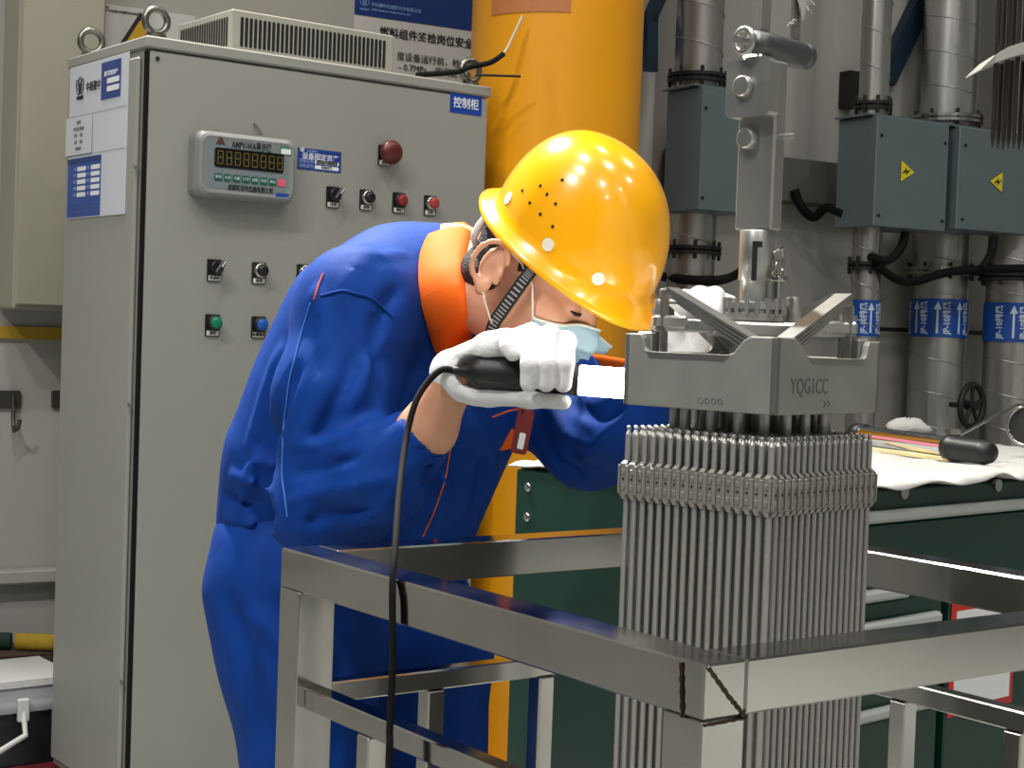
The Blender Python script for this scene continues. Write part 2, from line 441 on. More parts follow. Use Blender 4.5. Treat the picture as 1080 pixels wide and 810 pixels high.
# ------------------------------------------------------------------ posters on the wall
poster_w = mat('poster_white', (200, 200, 196), .5, 0, .02)
poster_b = mat('poster_blue', (14, 50, 116), .45, 0, .03)
I = iHM
a = I @ onwall(373.6, 2, .012)
a0 = I @ onwall(373.6, 15.0, .012)
ps = thing('safety_poster', 'large wall poster with blue header and black Chinese title, behind the cabinet', 'poster', HM @ Vector((a0.x, -.012, 0)), radians(30))
PWD, zh = 1.15, a0.z
MB().box((0, 0, zh - .75), (PWD, .008, zh + .165)).build('board', poster_w, ps)
MB().box((0, -.002, zh), (PWD, -.0002, zh + .13)).build('header_band', poster_b, ps)
def pl(px, py):
    v_ = I @ onwall(px, py, .012); return Vector((v_.x - a0.x, -.003, v_.z))
X, Z = Vector((1, 0, 0)), Vector((0, 0, 1))
c1, c2 = pl(400, 33), pl(494, 49)
ch = (c2.x - c1.x) / 9.55
text('lettering', '燃料组件终检岗位安全操作规程', ch * 1.02, black_print, ps, frame_m((c1.x, -.003, (pl(449, 40.5).z)), X, Z), .0004, 'LEFT', width=ch * 14)
q = pl(418, 59)
text('lettering', '度设备运行前，检查压空、阀门处于', .0285, black_print, ps, frame_m((q.x, -.003, q.z - .001), X, Z), .0, 'LEFT')
q = pl(420, 70)
text('lettering', '- 0.7MPa，阀门处于关闭', .0285, black_print, ps, frame_m((q.x, -.003, q.z - .002), X, Z), .0, 'LEFT')
q = pl(391, 5)
text('lettering', '中核建中核燃料元件有限公司', .0135, mat('header_print', (120, 160, 210), .5, 0, 0), ps, frame_m((q.x, -.004, q.z), X, Z), .0002, 'LEFT')
q = pl(391, 10)
text('lettering', 'CNNC Jianzhong Nuclear Fuel Co., Ltd', .0085, mat('header_print', (120, 160, 210)), ps, frame_m((q.x, -.004, q.z), X, Z), .0003, 'LEFT')
def emblem(parent, C, s, ex, ey, m, r=.0012):
    """three interlocked loops over a bar, the company mark"""
    mb = MB(); M = frame_m(C, ex, ey)
    for k, (cx, cy, a_) in enumerate(((-.24, .1, .35), (.24, .1, -.35), (0, .2, 0))):
        P = []
        for t in range(16):
            th = 2 * pi * t / 16; x, y = .2 * cos(th), .38 * sin(th)
            P.append(M @ Vector(((cx + x * cos(a_) - y * sin(a_)) * s, (cy + x * sin(a_) + y * cos(a_)) * s, r * .5)))
        mb.tube(P, r, 5, False, True, True)
    return mb.build('emblem', m, parent)
emblem(ps, pl(384, 3.5), .032, X, Z, mat('header_print', (120, 160, 210)), .0012)
text('lettering', '中核建中', .0085, mat('header_print', (120, 160, 210)), ps, frame_m(pl(384, 10.2), X, Z), .0001)

a1 = I @ onwall(103, 3, .012); b1 = I @ onwall(103, 46, .012); c1 = I @ onwall(206, 20, .012)
s2 = thing('warning_poster', 'white wall notice with yellow warning triangle above left cabinet corner', 'poster', HM @ Vector((a1.x, -.012, 0)), radians(30))
MB().box((0, 0, b1.z - .3), (c1.x - a1.x, .008, a1.z)).build('board', poster_w, s2)
def pl2(px, py, d=-.002):
    v_ = I @ onwall(px, py, .012); return Vector((v_.x - a1.x, d, v_.z))
q = pl2(147, 46); s = .092
up = [(-.87, -.5), (.87, -.5), (0, 1)]
t = MB().prism([(x * s, y * s) for x, y in up], frame_m((q.x, -.001, q.z), X, Z), .0008).build('warning_triangle', black_print, s2)
MB().prism([(x * s * .74, y * s * .74) for x, y in up], frame_m((q.x, -.0022, q.z), X, Z), .0008).build('yellow_field', mat('sign_amber', (206, 160, 30), .5), t)
emblem(s2, pl2(110.5, 10), .022, X, Z, black_print, .001)
text('lettering', '中核建中核燃料元件有限公司', .0078, black_print, s2, frame_m(pl2(115, 11.3), X, Z), .0001, 'LEFT')

# ------------------------------------------------------------------ clutter on the floor at the left
q = onwall(14, 700, .11)
car = thing('cardboard_carton', 'dark brown carton half hidden behind the black storage bin', 'carton', (q.x, q.y, 0), radians(30))
zc = at(30, 687, q.y).z
brown = mat('carton_brown', (74, 58, 46), .8)
MB().box((-.3, -.09, 0), (.42, .09, zc), None, .004).build('body', brown, car)
MB().box((-.3, -.09, zc + .001), (.42, -.002, zc + .006)).build('flap', brown, car)
MB().box((-.3, .002, zc + .001), (.42, .09, zc + .006)).build('flap', brown, car)
def roll(px0, px1, py, r, m, label, name):
    y = q.y - .02
    A, B = at(px0, py, y), at(px1, py, y)
    B.z = A.z = zc + .007 + r
    mb = MB(); n = 9; R = []
    for i in range(n + 1):
        t = i / n; c = A.lerp(B, t); k = r * (.8 + .2 * sin(i * 2.1) * .5 + (.0 if 0 < i < n else -.3))
        R.append([c + Vector((0, cos(a_) * k, sin(a_) * r)) for a_ in [2 * pi * j / 12 for j in range(12)]])
    mb.rings(R)
    return tag(mb.build(name, m), label, 'cloth')
roll(17, 62, 668, .024, mat('yellow_rag', (168, 140, 34), .8, 0, .12, 30, .4, 40), 'rolled yellow rag lying on the brown carton', 'rolled_rag')
roll(-25, 12, 668, .024, mat('green_rag', (22, 48, 40), .8, 0, .12, 30, .4, 40), 'rolled dark green rag lying at left picture edge', 'rolled_rag')
c = Matrix.Translation((-.8624, 3.6609, 0)) @ Matrix.Rotation(radians(37.4), 4, 'Z') @ Vector((-.135, .64, 0)); binz = at(20, 727, c.y - .12).z
bn = thing('storage_bin', 'black plastic storage bin with clear lid and white handle, lower left corner', 'storage bin', (c.x, c.y, 0), radians(37.4))
tub = mat('smoky_plastic', (34, 35, 40), .3, 0, .1)
R = []
for z, w, d in ((.005, .19, .11), (.02, .2, .12), (binz - .07, .235, .14)):
    R.append([Vector((x, y, z)) for x, y in rrect(w * 2, d * 2, .03)])
MB().rings(R).build('tub', tub, bn)
R = [[Vector((x, y, z)) for x, y in rrect(w * 2, d * 2, .035)] for z, w, d in ((binz - .069, .25, .15), (binz - .045, .255, .155), (binz - .04, .245, .148), (binz - .006, .24, .145))]
MB().rings(R).build('lid', mat('clear_lid', (150, 152, 155), .25, 0, .05, 10, alpha=1), bn)
hm = mat('handle_white', (200, 200, 198), .4)
for sx in (1,):
    MB().tube([(.06, -.16, binz - .06), (.06, -.18, binz - .12), (-.02, -.19, binz - .155), (-.16, -.187, binz - .15), (-.2, -.175, binz - .1), (-.2, -.16, binz - .06)], .008, 8).build('handle', hm, bn)
    MB().box((.045, -.168, binz - .09), (.075, -.152, binz - .03), None, .004).build('latch', hm, bn)
MB().box((-.12, -.133, .03), (.2, -.125, .09)).build('red_sticker', mat('sticker_red', (130, 40, 48), .5), bn)
pp = thing('paper_stack', 'white lined paper sheets lying on the storage bin lid', 'paper', (c.x, c.y, binz - .004), radians(37.4))
pm = mat('paper_white', (196, 196, 194), .7, 0, .04, 30, stretch=(1, 14, 1))
for k in range(4):
    MB().box((-.22 + .006 * k, -.15 + .004 * k, .004 * k), (.22 - .004 * k, .13, .004 * k + .003)).build('sheet', pm, pp)
# ------------------------------------------------------------------ grey control cabinet
CA = radians(52.6)
cab = thing('control_cabinet', 'tall grey steel control cabinet with push buttons on its front', 'control cabinet', (-.8624, 3.6609, 0), pi / 2 - CA)
enamel = mat('cabinet_enamel', (146, 146, 139), .45, 0, .025, 3, .02, 200)
CW, CD, CH = .974, .463, 1.9
MB().box((0.0, .014, .1), (CW, CD, CH - .002), None, .003).build('body', enamel, cab)
MB().box((-.004, .001, .11), (.0035, .0134, CH - .034)).build('dark_door_gap', rubber, cab)  # dark strip put into the door gap to paint its shade
MB().box((.03, .03, .0), (CW - .03, CD - .03, .099)).build('plinth', dark_iron, cab)
MB().box((-.008, -.006, CH - .028), (CW + .006, CD + .008, CH), None, .004).build('top_cover', enamel, cab)
MB().box((.004, 0, .11), (CW - .002, .0135, CH - .032), None, .004).build('door', enamel, cab)
MB().box((-.013, .03, .12), (-.0005, CD - .012, CH - .045), None, .005).build('side_panel', enamel, cab)
for z in (.4, 1.05, 1.6):
    MB().cyl((-.0135, .022, z), (-.0165, .022, z), .006, 8).build('screw', steel, cab)
MB().cyl((.022, -.001, CH - .05), (.022, -.003, CH - .05), .005, 8).build('plug', dark_iron, cab)
cm = W(cab); ci = cm.inverted()
cn = (cm.to_3x3() @ Vector((0, -1, 0))).normalized(); sn = (cm.to_3x3() @ Vector((-1, 0, 0))).normalized()
def cf(px, py, d=0.0):
    v_ = ci @ at_plane(px, py, cab.location + cn * d, cn); return Vector((v_.x, -d, v_.z))
def cs(px, py, d=.013):
    v_ = ci @ at_plane(px, py, cab.location + sn * d, sn); return Vector((-d, v_.y, v_.z))
# roof vent with louvre slots
rv = MB().box((.235, .05, CH + .001), (.70, .35, CH + .104), None, .003).build('roof_vent', mat('vent_enamel', (160, 159, 148), .45, 0, .03), cab)
slot_m = mat('slot_dark', (12, 13, 13), .8, 0, 0)
slot = MB().prism(rrect(.0078, .072, .0035, 2), frame_m((0, 0, 0), (1, 0, 0), (0, 0, 1)), .0012).mesh('louvre_slot', slot_m)
for k in range(34):
    link('louvre_slot', slot, rv, loc=(.262 + .408 * k / 33, .0499, CH + .052))
slot2 = MB().prism(rrect(.0078, .072, .0035, 2), frame_m((0, 0, 0), (0, -1, 0), (0, 0, 1)), .0012).mesh('louvre_slot', slot_m)
for k in range(20):
    link('louvre_slot', slot2, rv, loc=(.2349, .075 + .25 * k / 19, CH + .052))
# lifting eyes
eye_m = mat('eye_bolt_steel', (130, 130, 122), .35, 1)
for (x, y, a) in ((.035, .04, 1.15), (.035, CD - .04, .75), (CW - .035, .04, .95)):
    eb_ = MB().cyl((x, y, CH), (x, y, CH + .012), .024, 16).build('lifting_eye', eye_m, cab)
    u = Vector((cos(a + pi / 2 + .1), -sin(a), 0)).normalized() if False else Vector((cos(-.35 + a * .3), sin(-.35 + a * .3), 0))
    MB().tube([Vector((x, y, CH + .043)) + (u * cos(2 * pi * k / 20) + Vector((0, 0, 1)) * sin(2 * pi * k / 20)) * .028 for k in range(20)], .0085, 10, False, True, True).build('ring', eye_m, eb_)
# weighing indicator
ind = thing('weighing_indicator', 'grey weighing indicator with unlit segment display and green keys', 'indicator', cm @ cf(205, 205, 0.0), pi / 2 - CA)
P00, P10, P01 = cf(204.5, 207, .036), cf(310, 215, .036), cf(207, 136, .036)
io = cf(205, 205); OX = P00.x - io.x
w_ = P10.x - P00.x; h_ = P01.z - P00.z; cx = OX + w_ / 2; cz = (P00.z - io.z) + h_ / 2
ic = Vector((cx, 0, cz))
hous = mat('indicator_grey', (128, 131, 130), .4, 0, .03)
R = []
for d, k in ((0, .0), (.03, .0), (.045, .006), (.048, .012), (.046, .02)):
    M = frame_m(ic + Vector((0, -d - .001, 0)), X, Z)
    R.append([M @ Vector((x, y, 0)) for x, y in rrect(w_ - 2 * k, h_ - 2 * k, .022, 5)])
MB().rings(R, True, True, False).build('housing', hous, ind)
fp = MB().prism(rrect(w_ - .05, h_ - .044, .006), frame_m(ic + Vector((0, -.0465, 0)), X, Z), .001).build('face_panel', mat('panel_grey', (118, 127, 131), .35, 0, .02), ind)
fd = -.0478
fx = lambda u, v_, d=fd: ic + Vector(((u - .5) * w_, d, (.5 - v_) * h_))
dw = MB().prism(rrect(w_ * .69, h_ * .29, .006), frame_m(fx(.51, .39), X, Z), .0015).build('display_window', mat('display_black', (14, 14, 12), .2), ind)
seg = mat('segment_amber', (96, 84, 30), .6, 0, 0)
for k in range(8):
    mb = MB(); c_ = fx(.22 + .085 * k, .39, fd - .0018); sw, sh = w_ * .024, h_ * .095; t_ = .0011
    for (x0, z0, x1, z1) in ((-1, 1, 1, 1), (-1, 0, 1, 0), (-1, -1, 1, -1), (-1, 0, -1, 1), (1, 0, 1, 1), (-1, -1, -1, 0), (1, -1, 1, 0)):
        a_ = c_ + Vector((x0 * sw, 0, z0 * sh)); b_ = c_ + Vector((x1 * sw, 0, z1 * sh))
        mb.box((min(a_.x, b_.x) - t_, a_.y - .0006, min(a_.z, b_.z) - t_), (max(a_.x, b_.x) + t_, a_.y, max(a_.z, b_.z) + t_))
    mb.build('digit', seg, dw)
kg = mat('key_green', (24, 84, 72), .4); kr = mat('key_pink', (220, 90, 110), .4)
KT = ['清零', '去皮', '毛重', '打印', '设置', '标定', '确认', '']
for k in range(8):
    c_ = fx(.205 + .0905 * k, .685)
    key = MB().prism(rrect(w_ * .072, h_ * .105, .002, 2), frame_m(c_, X, Z), .0015).build('key', kr if k == 7 else kg, ind)
    if KT[k]: text('lettering', KT[k], .008, mat('key_print', (170, 200, 190), .6, 0, 0), key, frame_m(c_ + Vector((0, -.0018, 0)), X, Z), .0001)
text('lettering', 'AMPV-WA显示仪', .021, black_print, ind, frame_m(fx(.53, .185), X, Z), .0005, width=w_ * .4)
text('lettering', '成都新普传感器有限公司', .015, black_print, ind, frame_m(fx(.53, .83), X, Z), .0003, width=w_ * .45)
c_ = fx(.22, .15)
MB().prism([(x * .014, y * .014) for x, y in up], frame_m(c_, X, Z), .0008).build('logo_triangle', mat('logo_dark_red', (84, 50, 48), .5), ind)
st = MB().prism(rrect(w_ * .12, h_ * .14, .001, 1), frame_m(fx(.875, .19), X, Z), .0006).build('green_sticker', mat('sticker_green', (70, 120, 96), .5), ind)
MB().prism(rrect(w_ * .1, h_ * .08, .001, 1), frame_m(fx(.875, .2, fd - .0008), X, Z), .0004).build('white_field', white_print, st)
MB().prism(rrect(w_ * .15, h_ * .06, .001, 1), frame_m(fx(.86, .875), X, Z), .0006).build('blue_sticker', tape_blue, ind)
tag(MB().tube([cm @ cf(276, 142, .02), cm @ cf(273, 136, .012), cm @ cf(268, 130, .004)], .0025, 6).build('indicator_lead', mat('lead_grey', (96, 94, 86), .6)), 'short thin grey lead sticking out above the weighing indicator', 'lead')

def label_plate(parent, C, w, h, name, m, ex=X, ey=Z, t=.0008):
    return MB().prism(rrect(w, h, .001, 1), frame_m(C, ex, ey), t).build(name, m, parent)
lb = mat('label_blue2', (30, 58, 132), .4, 0, .02)
# asset label
A_, B_ = cf(314, 151), cf(359, 187)
w1, h1 = B_.x - A_.x, A_.z - B_.z - .02
c_ = (A_ + B_) / 2; c_.y = -.0004
al = label_plate(cab, c_, w1, h1, 'asset_label', lb)
g = lambda u, v_, d=-.0014: Vector((c_.x + (u - .5) * w1, d, c_.z + (.5 - v_) * h1))
text('lettering', '设备固定资产', .0175, white_print, al, frame_m(g(.52, .38), X, Z), .0001)
for v_, s_ in ((.6, '设备名称'), (.83, '设备编号')):
    text('lettering', s_, .0105, mat('label_pale', (130, 150, 200), .5, 0, 0), al, frame_m(g(.2, v_), X, Z), .0001)
    label_plate(al, g(.67, v_, -.0008), w1 * .55, h1 * .17, 'white_field', white_print)
text('lettering', '燃料组件称重装置', .0105, black_print, al, frame_m(g(.67, .6, -.0022), X, Z), .0002, width=w1 * .48)
text('lettering', 'S0842T1', .009, black_print, al, frame_m(g(.67, .83, -.0022), X, Z), .0001)
emblem(al, g(.1, .12), .012, X, Z, white_print, .0007)
text('lettering', '中核建中', .0075, mat('label_pale', (130, 150, 200)), al, frame_m(g(.32, .13), X, Z), .0001)
# cabinet name label
A_, B_ = cf(475, 95), cf(507.5, 121)
w1, h1 = B_.x - A_.x, .062
c_ = (A_ + B_) / 2; c_.y = -.0004
nl = label_plate(cab, c_, w1, h1, 'name_label', mat('label_blue3', (20, 62, 150), .4))
label_plate(nl, Vector((c_.x, -.0014, c_.z + h1 * .44)), w1, h1 * .12, 'white_band', white_print)
text('lettering', '控制柜', .03, white_print, nl, frame_m((c_.x, -.0016, c_.z - h1 * .08), X, Z), .0003, width=w1 * .8)
# push buttons
leg_m = mat('legend_white', (205, 205, 200), .5, 0, .03)
chrome = mat('chrome_ring', (190, 190, 185), .2, 1, .02)
def button(px, py, kind, col=None, txt='启动'):
    c = cf(px, py); w, h = .037, .052
    pb = MB().prism(rrect(w, h, .002, 2), frame_m((c.x, -.0004, c.z), X, Z), .0035).build('push_button' if kind != 'sel' else 'selector_switch', black_plastic, cab)
    lg = MB().prism(rrect(w * .86, h * .22, .001, 1), frame_m((c.x, -.0042, c.z - h * .36), X, Z), .0006).build('legend', leg_m, pb)
    text('lettering', txt, .0088, black_print, pb, frame_m((c.x, -.005, c.z - h * .36), X, Z), .0002)
    y0 = Vector((c.x + .003, 0, c.z + h * .12))
    M = frame_m(y0, X, Z)
    if kind == 'sel':
        MB().lathe([(.0165, .004), (.0165, .014), (.014, .016)], 20, M).build('knob_base', black_plastic, pb)
        kb = MB().box((-.006, -.018, .016), (.006, .018, .034), M @ Matrix.Rotation(-.6, 4, 'Z'), .003).build('lever', black_plastic, pb)
        MB().box((-.0014, .002, .0345), (.0014, .017, .0352), M @ Matrix.Rotation(-.6, 4, 'Z')).build('pointer', white_print, pb)
    elif kind == 'mush':
        MB().lathe([(.018, .004), (.018, .022), (.03, .024), (.0315, .032), (.028, .04), (.016, .0455), (.004, .047)], 26, M).build('mushroom_cap', col, pb)
    else:
        MB().lathe([(.0185, .004), (.0185, .012), (.017, .015), (.0145, .0152)], 22, M).build('bezel', chrome if kind == 'chrome' else black_plastic, pb)
        MB().lathe([(.0142, .006), (.0142, .021), (.012, .024), (.004, .0248)], 22, M).build('cap', col, pb)
red = mat('button_red', (140, 28, 32), .35, coat=.2); dred = mat('button_dark_red', (86, 26, 26), .35)
pink = mat('button_soft_red', (168, 56, 54), .35); grn = mat('button_green', (10, 120, 84), .35); blu = mat('button_blue', (24, 84, 170), .35); blk = mat('button_black', (18, 18, 19), .4)
button(405, 164, 'mush', dred, '急停')
button(350.5, 208, 'sel', None, '开关'); button(385.5, 211, 'chrome', blk, '启动'); button(420, 214, 'black', red, '停止'); button(453, 217, 'chrome', pink, '复位')
button(225.5, 285, 'sel', None, '手自动'); button(272.5, 288, 'chrome', blk, '启动'); button(319.5, 290, 'chrome', pink, '停止')
button(223.5, 343, 'black', grn, '运行'); button(272, 345, 'black', blu, '电源指示')
# document board on the side
C0, C1, C2 = cs(75, 72), cs(137, 59), cs(74, 231)
bw, bh = C0.y - C1.y, C0.z - C2.z
EX, EY = Vector((0, -1, 0)), Z
c_ = Vector((-.0135, C0.y - bw / 2, C0.z - bh / 2))
bd = label_plate(cab, c_, bw, bh, 'document_board', mat('document_white', (200, 203, 212), .35, 0, .02), EX, EY, .0015)
g = lambda u, v_, d=-.0155: Vector((d, c_.y - (u - .5) * bw, c_.z + (.5 - v_) * bh))
for v_ in (.33, .59): label_plate(bd, g(.5, v_, -.0152), bw * .98, .0012, 'divider', mat('divider_grey', (150, 152, 160), .6), EX, EY, .0002)
bl = mat('sheet_blue', (22, 70, 150), .4, 0, .03)
s1 = label_plate(bd, g(.72, .145, -.0152), bw * .32, bh * .235, 'blue_card', lb, EX, EY)
text('lettering', '设备固定资产', .0125, white_print, s1, frame_m(g(.72, .105, -.0162), EX, EY), .0003, width=bw * .22)
for v_ in (.15, .2): label_plate(s1, g(.76, v_, -.0161), bw * .2, bh * .034, 'white_field', white_print, EX, EY, .0004)
emblem(bd, g(.19, .155), .05, EX, EY, black_print, .0013)
text('lettering', '中核建中', .026, black_print, bd, frame_m(g(.42, .16), EX, EY), .0003, width=bw * .24)
text('lettering', '中核集团', .011, black_print, bd, frame_m(g(.19, .215), EX, EY), .0003)
sh = label_plate(bd, g(.2, .46, -.017), bw * .46, bh * .25, 'paper_sheet', mat('document_white', (200, 203, 212)), EX, EY)
for k in range(5): text('lettering', ('合格证', '产品名称 控制柜', '型号      编号', '日期      检验', '中核建中')[k], .0095, mat('faint_print', (110, 112, 118), .6, 0, 0), sh, frame_m(g(.2, .375 + .043 * k, -.0181), EX, EY), .0001)
s3 = label_plate(bd, g(.3, .8, -.0152), bw * .58, bh * .385, 'blue_sheet', bl, EX, EY)
label_plate(s3, g(.3, .625, -.0161), bw * .58, bh * .035, 'dark_header', poster_b, EX, EY, .0003)
for k in range(5):
    for u in (.26, .5):
        label_plate(s3, g(u, .68 + .042 * k, -.0161), bw * .15, bh * .028, 'white_field', white_print, EX, EY, .0004)
        text('lettering', ('名称', '型号', '编号', '日期', '等级')[k], .0075, mat('label_pale', (130, 150, 200)), s3, frame_m(g(u - .12, .68 + .042 * k, -.0164), EX, EY), .0001)
for k in range(3): label_plate(s3, g(.3, .91 + .025 * k, -.0161), bw * .54, .001, 'rule_line', mat('label_pale', (130, 150, 200)), EX, EY, .0003)

# cable between the lifting eye and the pillar
E1 = cm @ Vector((CW - .035, .04, CH + .04))
cable([at(440, 79, 4.28), at(480, 76, 4.2), E1 + Vector((0, -.02, .01)), at(517, 66, 4.24), at(531, 57, 4.26)], .0075, 'black cable threaded through the right lifting eye of cabinet')
cable([at(531, 57, 4.26), at(537, 47, 4.27), at(551, 17, 4.29)], .004, 'pale thin wire rising from black cable to brown tape', mat('pale_wire', (190, 180, 150), .4))

tag(MB().tube([at(502, 79, 4.2), at(549, 80.5, 4.24)], .0035, 6).build('steel_pin', dark_iron), 'thin black pin sticking level out of the right lifting eye', 'pin')
# ------------------------------------------------------------------ green workshop cart
KA = radians(47.5)
kx = Vector((sin(KA), cos(KA), 0)); ky = Vector((-cos(KA), sin(KA), 0))
KT_ = .985
K0 = at_z(800, 517, KT_ + .012); 
# side length so that the far left edge lands where it is seen
kl = .3
for _ in range(60):
    P = K0 + ky * kl; v_ = CM.inverted() @ Vector((P.x, P.y, KT_)); px = 540 + FOCAL * v_.x / -v_.z
    kl += (px - 548) * .0012
cart = thing('tool_cart', 'dark green steel tool cart with grey drawer grips, white cloth on top', 'cart', (K0.x, K0.y, 0), pi / 2 - KA)
kgreen = mat('cart_green', (2, 50, 40), .4, 0, .05, 6, coat=.1)
kgrip = mat('grip_grey', (176, 182, 180), .4, .2, .03)
KL = 1.5
MB().box((0, .02, .12), (KL, kl, KT_), None, .004).build('body', kgreen, cart)
km = W(cart); ki = km.inverted(); kn = (km.to_3x3() @ Vector((0, -1, 0))).normalized()
def kf(px, py):
    v_ = ki @ at_plane(px, py, cart.location, kn); return v_
for (x, y) in ((.08, .08), (KL - .08, .08), (.08, kl - .08), (KL - .08, kl - .08)):
    w = MB().cyl((x - .02, y, .055), (x + .02, y, .055), .055, 18).build('caster', rubber, cart)
    MB().box((x - .03, y - .03, .1), (x + .03, y + .03, .119)).build('fork', steel, w)
zt = kf(985, 536).z
z1 = kf(960, 541).z
def front(x0, x1, z0, z1_, name): return MB().box((x0 + .004, 0, z0 + .003), (x1 - .004, .0195, z1_ - .003), None, .003).build(name, kgreen, cart)
def grip(part, x0, x1, z):
    MB().box((x0, -.022, z - .011), (x1, -.0005, z + .011), None, .006).build('grip', kgrip, part)
xd = kf(994, 650).x
f = front(0, KL, z1 - .012, KT_, 'drawer'); grip(f, .01, KL - .01, z1)
zl = kf(951, 519)
for x in (zl.x, zl.x + .33):
    lk = MB().cyl((x, -.0005, zl.z), (x, -.008, zl.z), .013, 16).build('lock', chrome, f)
z2 = kf(940, 624).z
f = front(0, KL, z2 - .012, z1 - .013, 'drawer'); grip(f, .01, xd - .14, z2)
zz = z2 - .013
for pyy in (655, 745, 840):
    zk = kf(950, pyy).z
    f = front(0, xd, max(zk - .013, .13), zz, 'drawer')
    grip(f, .01, xd - .03, zk); zz = zk - .014
dr = front(xd + .02, KL, .13, z2 - .013, 'door')
red_f = mat('frame_red', (196, 36, 34), .4)
d0 = kf(1003, 637); d1 = kf(1003, 756)
for (x0, za, zb_) in ((d0.x, d0.z, d1.z),):
    pk = MB().box((x0, -.004, zb_), (x0 + .24, -.0006, za), None, .001).build('document_pocket', red_f, dr)
    MB().box((x0 + .016, -.0056, zb_ + .016), (x0 + .224, -.0042, za - .016)).build('paper', white_print, pk)
sp = MB().box((-.0125, .01, .13), (-.0005, kl - .004, KT_ - .004), None, .003).build('side_panel', kgreen, cart)
kin = (km.to_3x3() @ Vector((-1, 0, 0))).normalized()
for (px, py) in ((557, 514), (556, 545.5)):
    v_ = ki @ at_plane(px, py, cart.location + kin * .0125, kin)
    MB().lathe([(.009, .0126), (.009, .015), (.006, .017), (.003, .0172)], 12, frame_m((0, v_.y, v_.z), (0, -1, 0), (0, 0, 1))).build('bolt', chrome, sp)
# white cloth on the cart
nx_, ny_ = 70, 30
R = []
for i in range(nx_ + 1):
    row = []
    x = -.015 + (KL + .03) * i / nx_
    for j in range(ny_ + 1):
        y = -.034 + (kl + .05) * j / ny_
        z = KT_ + .012 + .004 * sin(x * 31 + 3 * sin(y * 9)) + .004 * sin(y * 27 + 4 * sin(x * 7)) + .003 * sin((x + y) * 55)
        if y < -.004: z -= .0055 * (1.4 + sin(x * 23) + .6 * sin(x * 51)) * (-y / .034); 
        if x < 0: z -= .012
        row.append(Vector((x, y, z)))
    R.append(row)
mb = MB().rings(R, False, False, True)
o = mb.build('white_cloth', mat('cloth_white', (176, 176, 173), .9, 0, .02, 20, .3, 25), None)
o.location = cart.location; o.rotation_euler = cart.rotation_euler
sm = o.modifiers.new('thickness', 'SOLIDIFY'); sm.thickness = .003; sm.offset = -1
tag(o, 'wrinkled white cloth spread over the green tool cart', 'cloth')
# borescope-like probe lying on the cloth
ZT = KT_ + .02
def ontop(px, py, z=ZT): return at_z(px, py, z)
rad = .026
B0 = ontop(908, 459, ZT + rad); B1 = ontop(1002, 472, ZT + rad)
ax = (B1 - B0).normalized(); LN = (B1 - B0).length
pr = thing('inspection_probe', 'chrome tube probe with black ribbed handle lying on white cloth', 'probe', (B0.x, B0.y, ZT))
M = frame_m(B0, Vector((0, 0, 1)).cross(ax), ax.cross(Vector((0, 0, 1)).cross(ax)))
M = Matrix.Translation(B0) @ ax.to_track_quat('Z', 'Y').to_matrix().to_4x4()
MB().lathe([(rad * .9, 0), (rad * .9, LN)], 28, M).build('tube', mat('polished_chrome', (215, 215, 215), .12, 1, .02), pr, True)
MB().lathe([(rad * .91, .01), (rad * .91, LN - .004)], 28, M)
R = []
for t in (0.012, LN - .006):
    R.append([M @ Vector((rad * .915 * cos(a_), rad * .915 * sin(a_), t)) for a_ in [radians(d) for d in range(0, 360, 15)]])
vis = (CAMO - B0).normalized(); vl = M.to_3x3().inverted() @ vis; va = atan2(vl.y, vl.x)
R = [[M @ Vector((rad * .92 * cos(va - .15 + .035 * k), rad * .92 * sin(va - .15 + .035 * k), t)) for k in range(8)] for t in (.012, LN - .006)]
MB().rings(R, False, False, True).build('pink_stripe', mat('stripe_pink', (206, 120, 140), .4), pr, True)
grip_prof = [(rad * 1.05, LN - .004), (rad * 1.12, LN), (rad * 1.12, LN + .02)]
t = LN + .022
while t < LN + .13:
    grip_prof += [(rad * 1.02, t), (rad * 1.02, t + .002), (rad * .98, t + .003), (rad * .98, t + .005)]; t += .006
grip_prof += [(rad * .95, t), (rad * .85, t + .012), (rad * .4, t + .016)]
MB().lathe(grip_prof, 24, M).build('handle', black_plastic, pr, True)
MB().lathe([(rad * .5, -.05), (rad * .55, -.03), (rad * .8, -.028), (rad * 1.08, -.02), (rad * 1.08, .012), (rad * .9, .014)], 24, M).build('front_collar', black_plastic, pr, True)
tr = MB().box((-.012, -.008, 0), (.012, .03, .012), Matrix.Translation(M @ Vector((0, 0, LN + .014)) + Vector((0, 0, rad * 1.1)))).build('clamp', steel, pr, True)
# small mirror on a rod behind the probe
Q0 = ontop(1012, 459, ZT + .055); Q1 = at(1072, 427, Q0.y + .12)
im = thing('inspection_mirror', 'round mirror on a thin bright rod at right edge of the cloth', 'mirror', (Q1.x, Q1.y, ZT))
MB().tube([Q0, Q0.lerp(Q1, .9), Q1, Q1 + Vector((.03, .01, .001))], .003, 8).build('rod', chrome, im, True)
mc = at(1084, 449, Q1.y); 
Mm = Matrix.Translation((mc.x, mc.y, max(mc.z, ZT + .047))) @ (Vector((-.5, -.75, .1))).to_track_quat('Z', 'Y').to_matrix().to_4x4()
MB().lathe([(.002, -.004), (.046, -.004), (.046, .005), (.041, .005), (.041, .002), (.002, .002)], 32, Mm, False).build('disc', mat('mirror_dark', (40, 41, 42), .35, 0, .02), im, True)
MB().tube([Mm @ Vector((.044 * cos(2 * pi * k / 32), .044 * sin(2 * pi * k / 32), .003)) for k in range(32)], .0038, 6, False, True, True).build('rim', chrome, im, True)
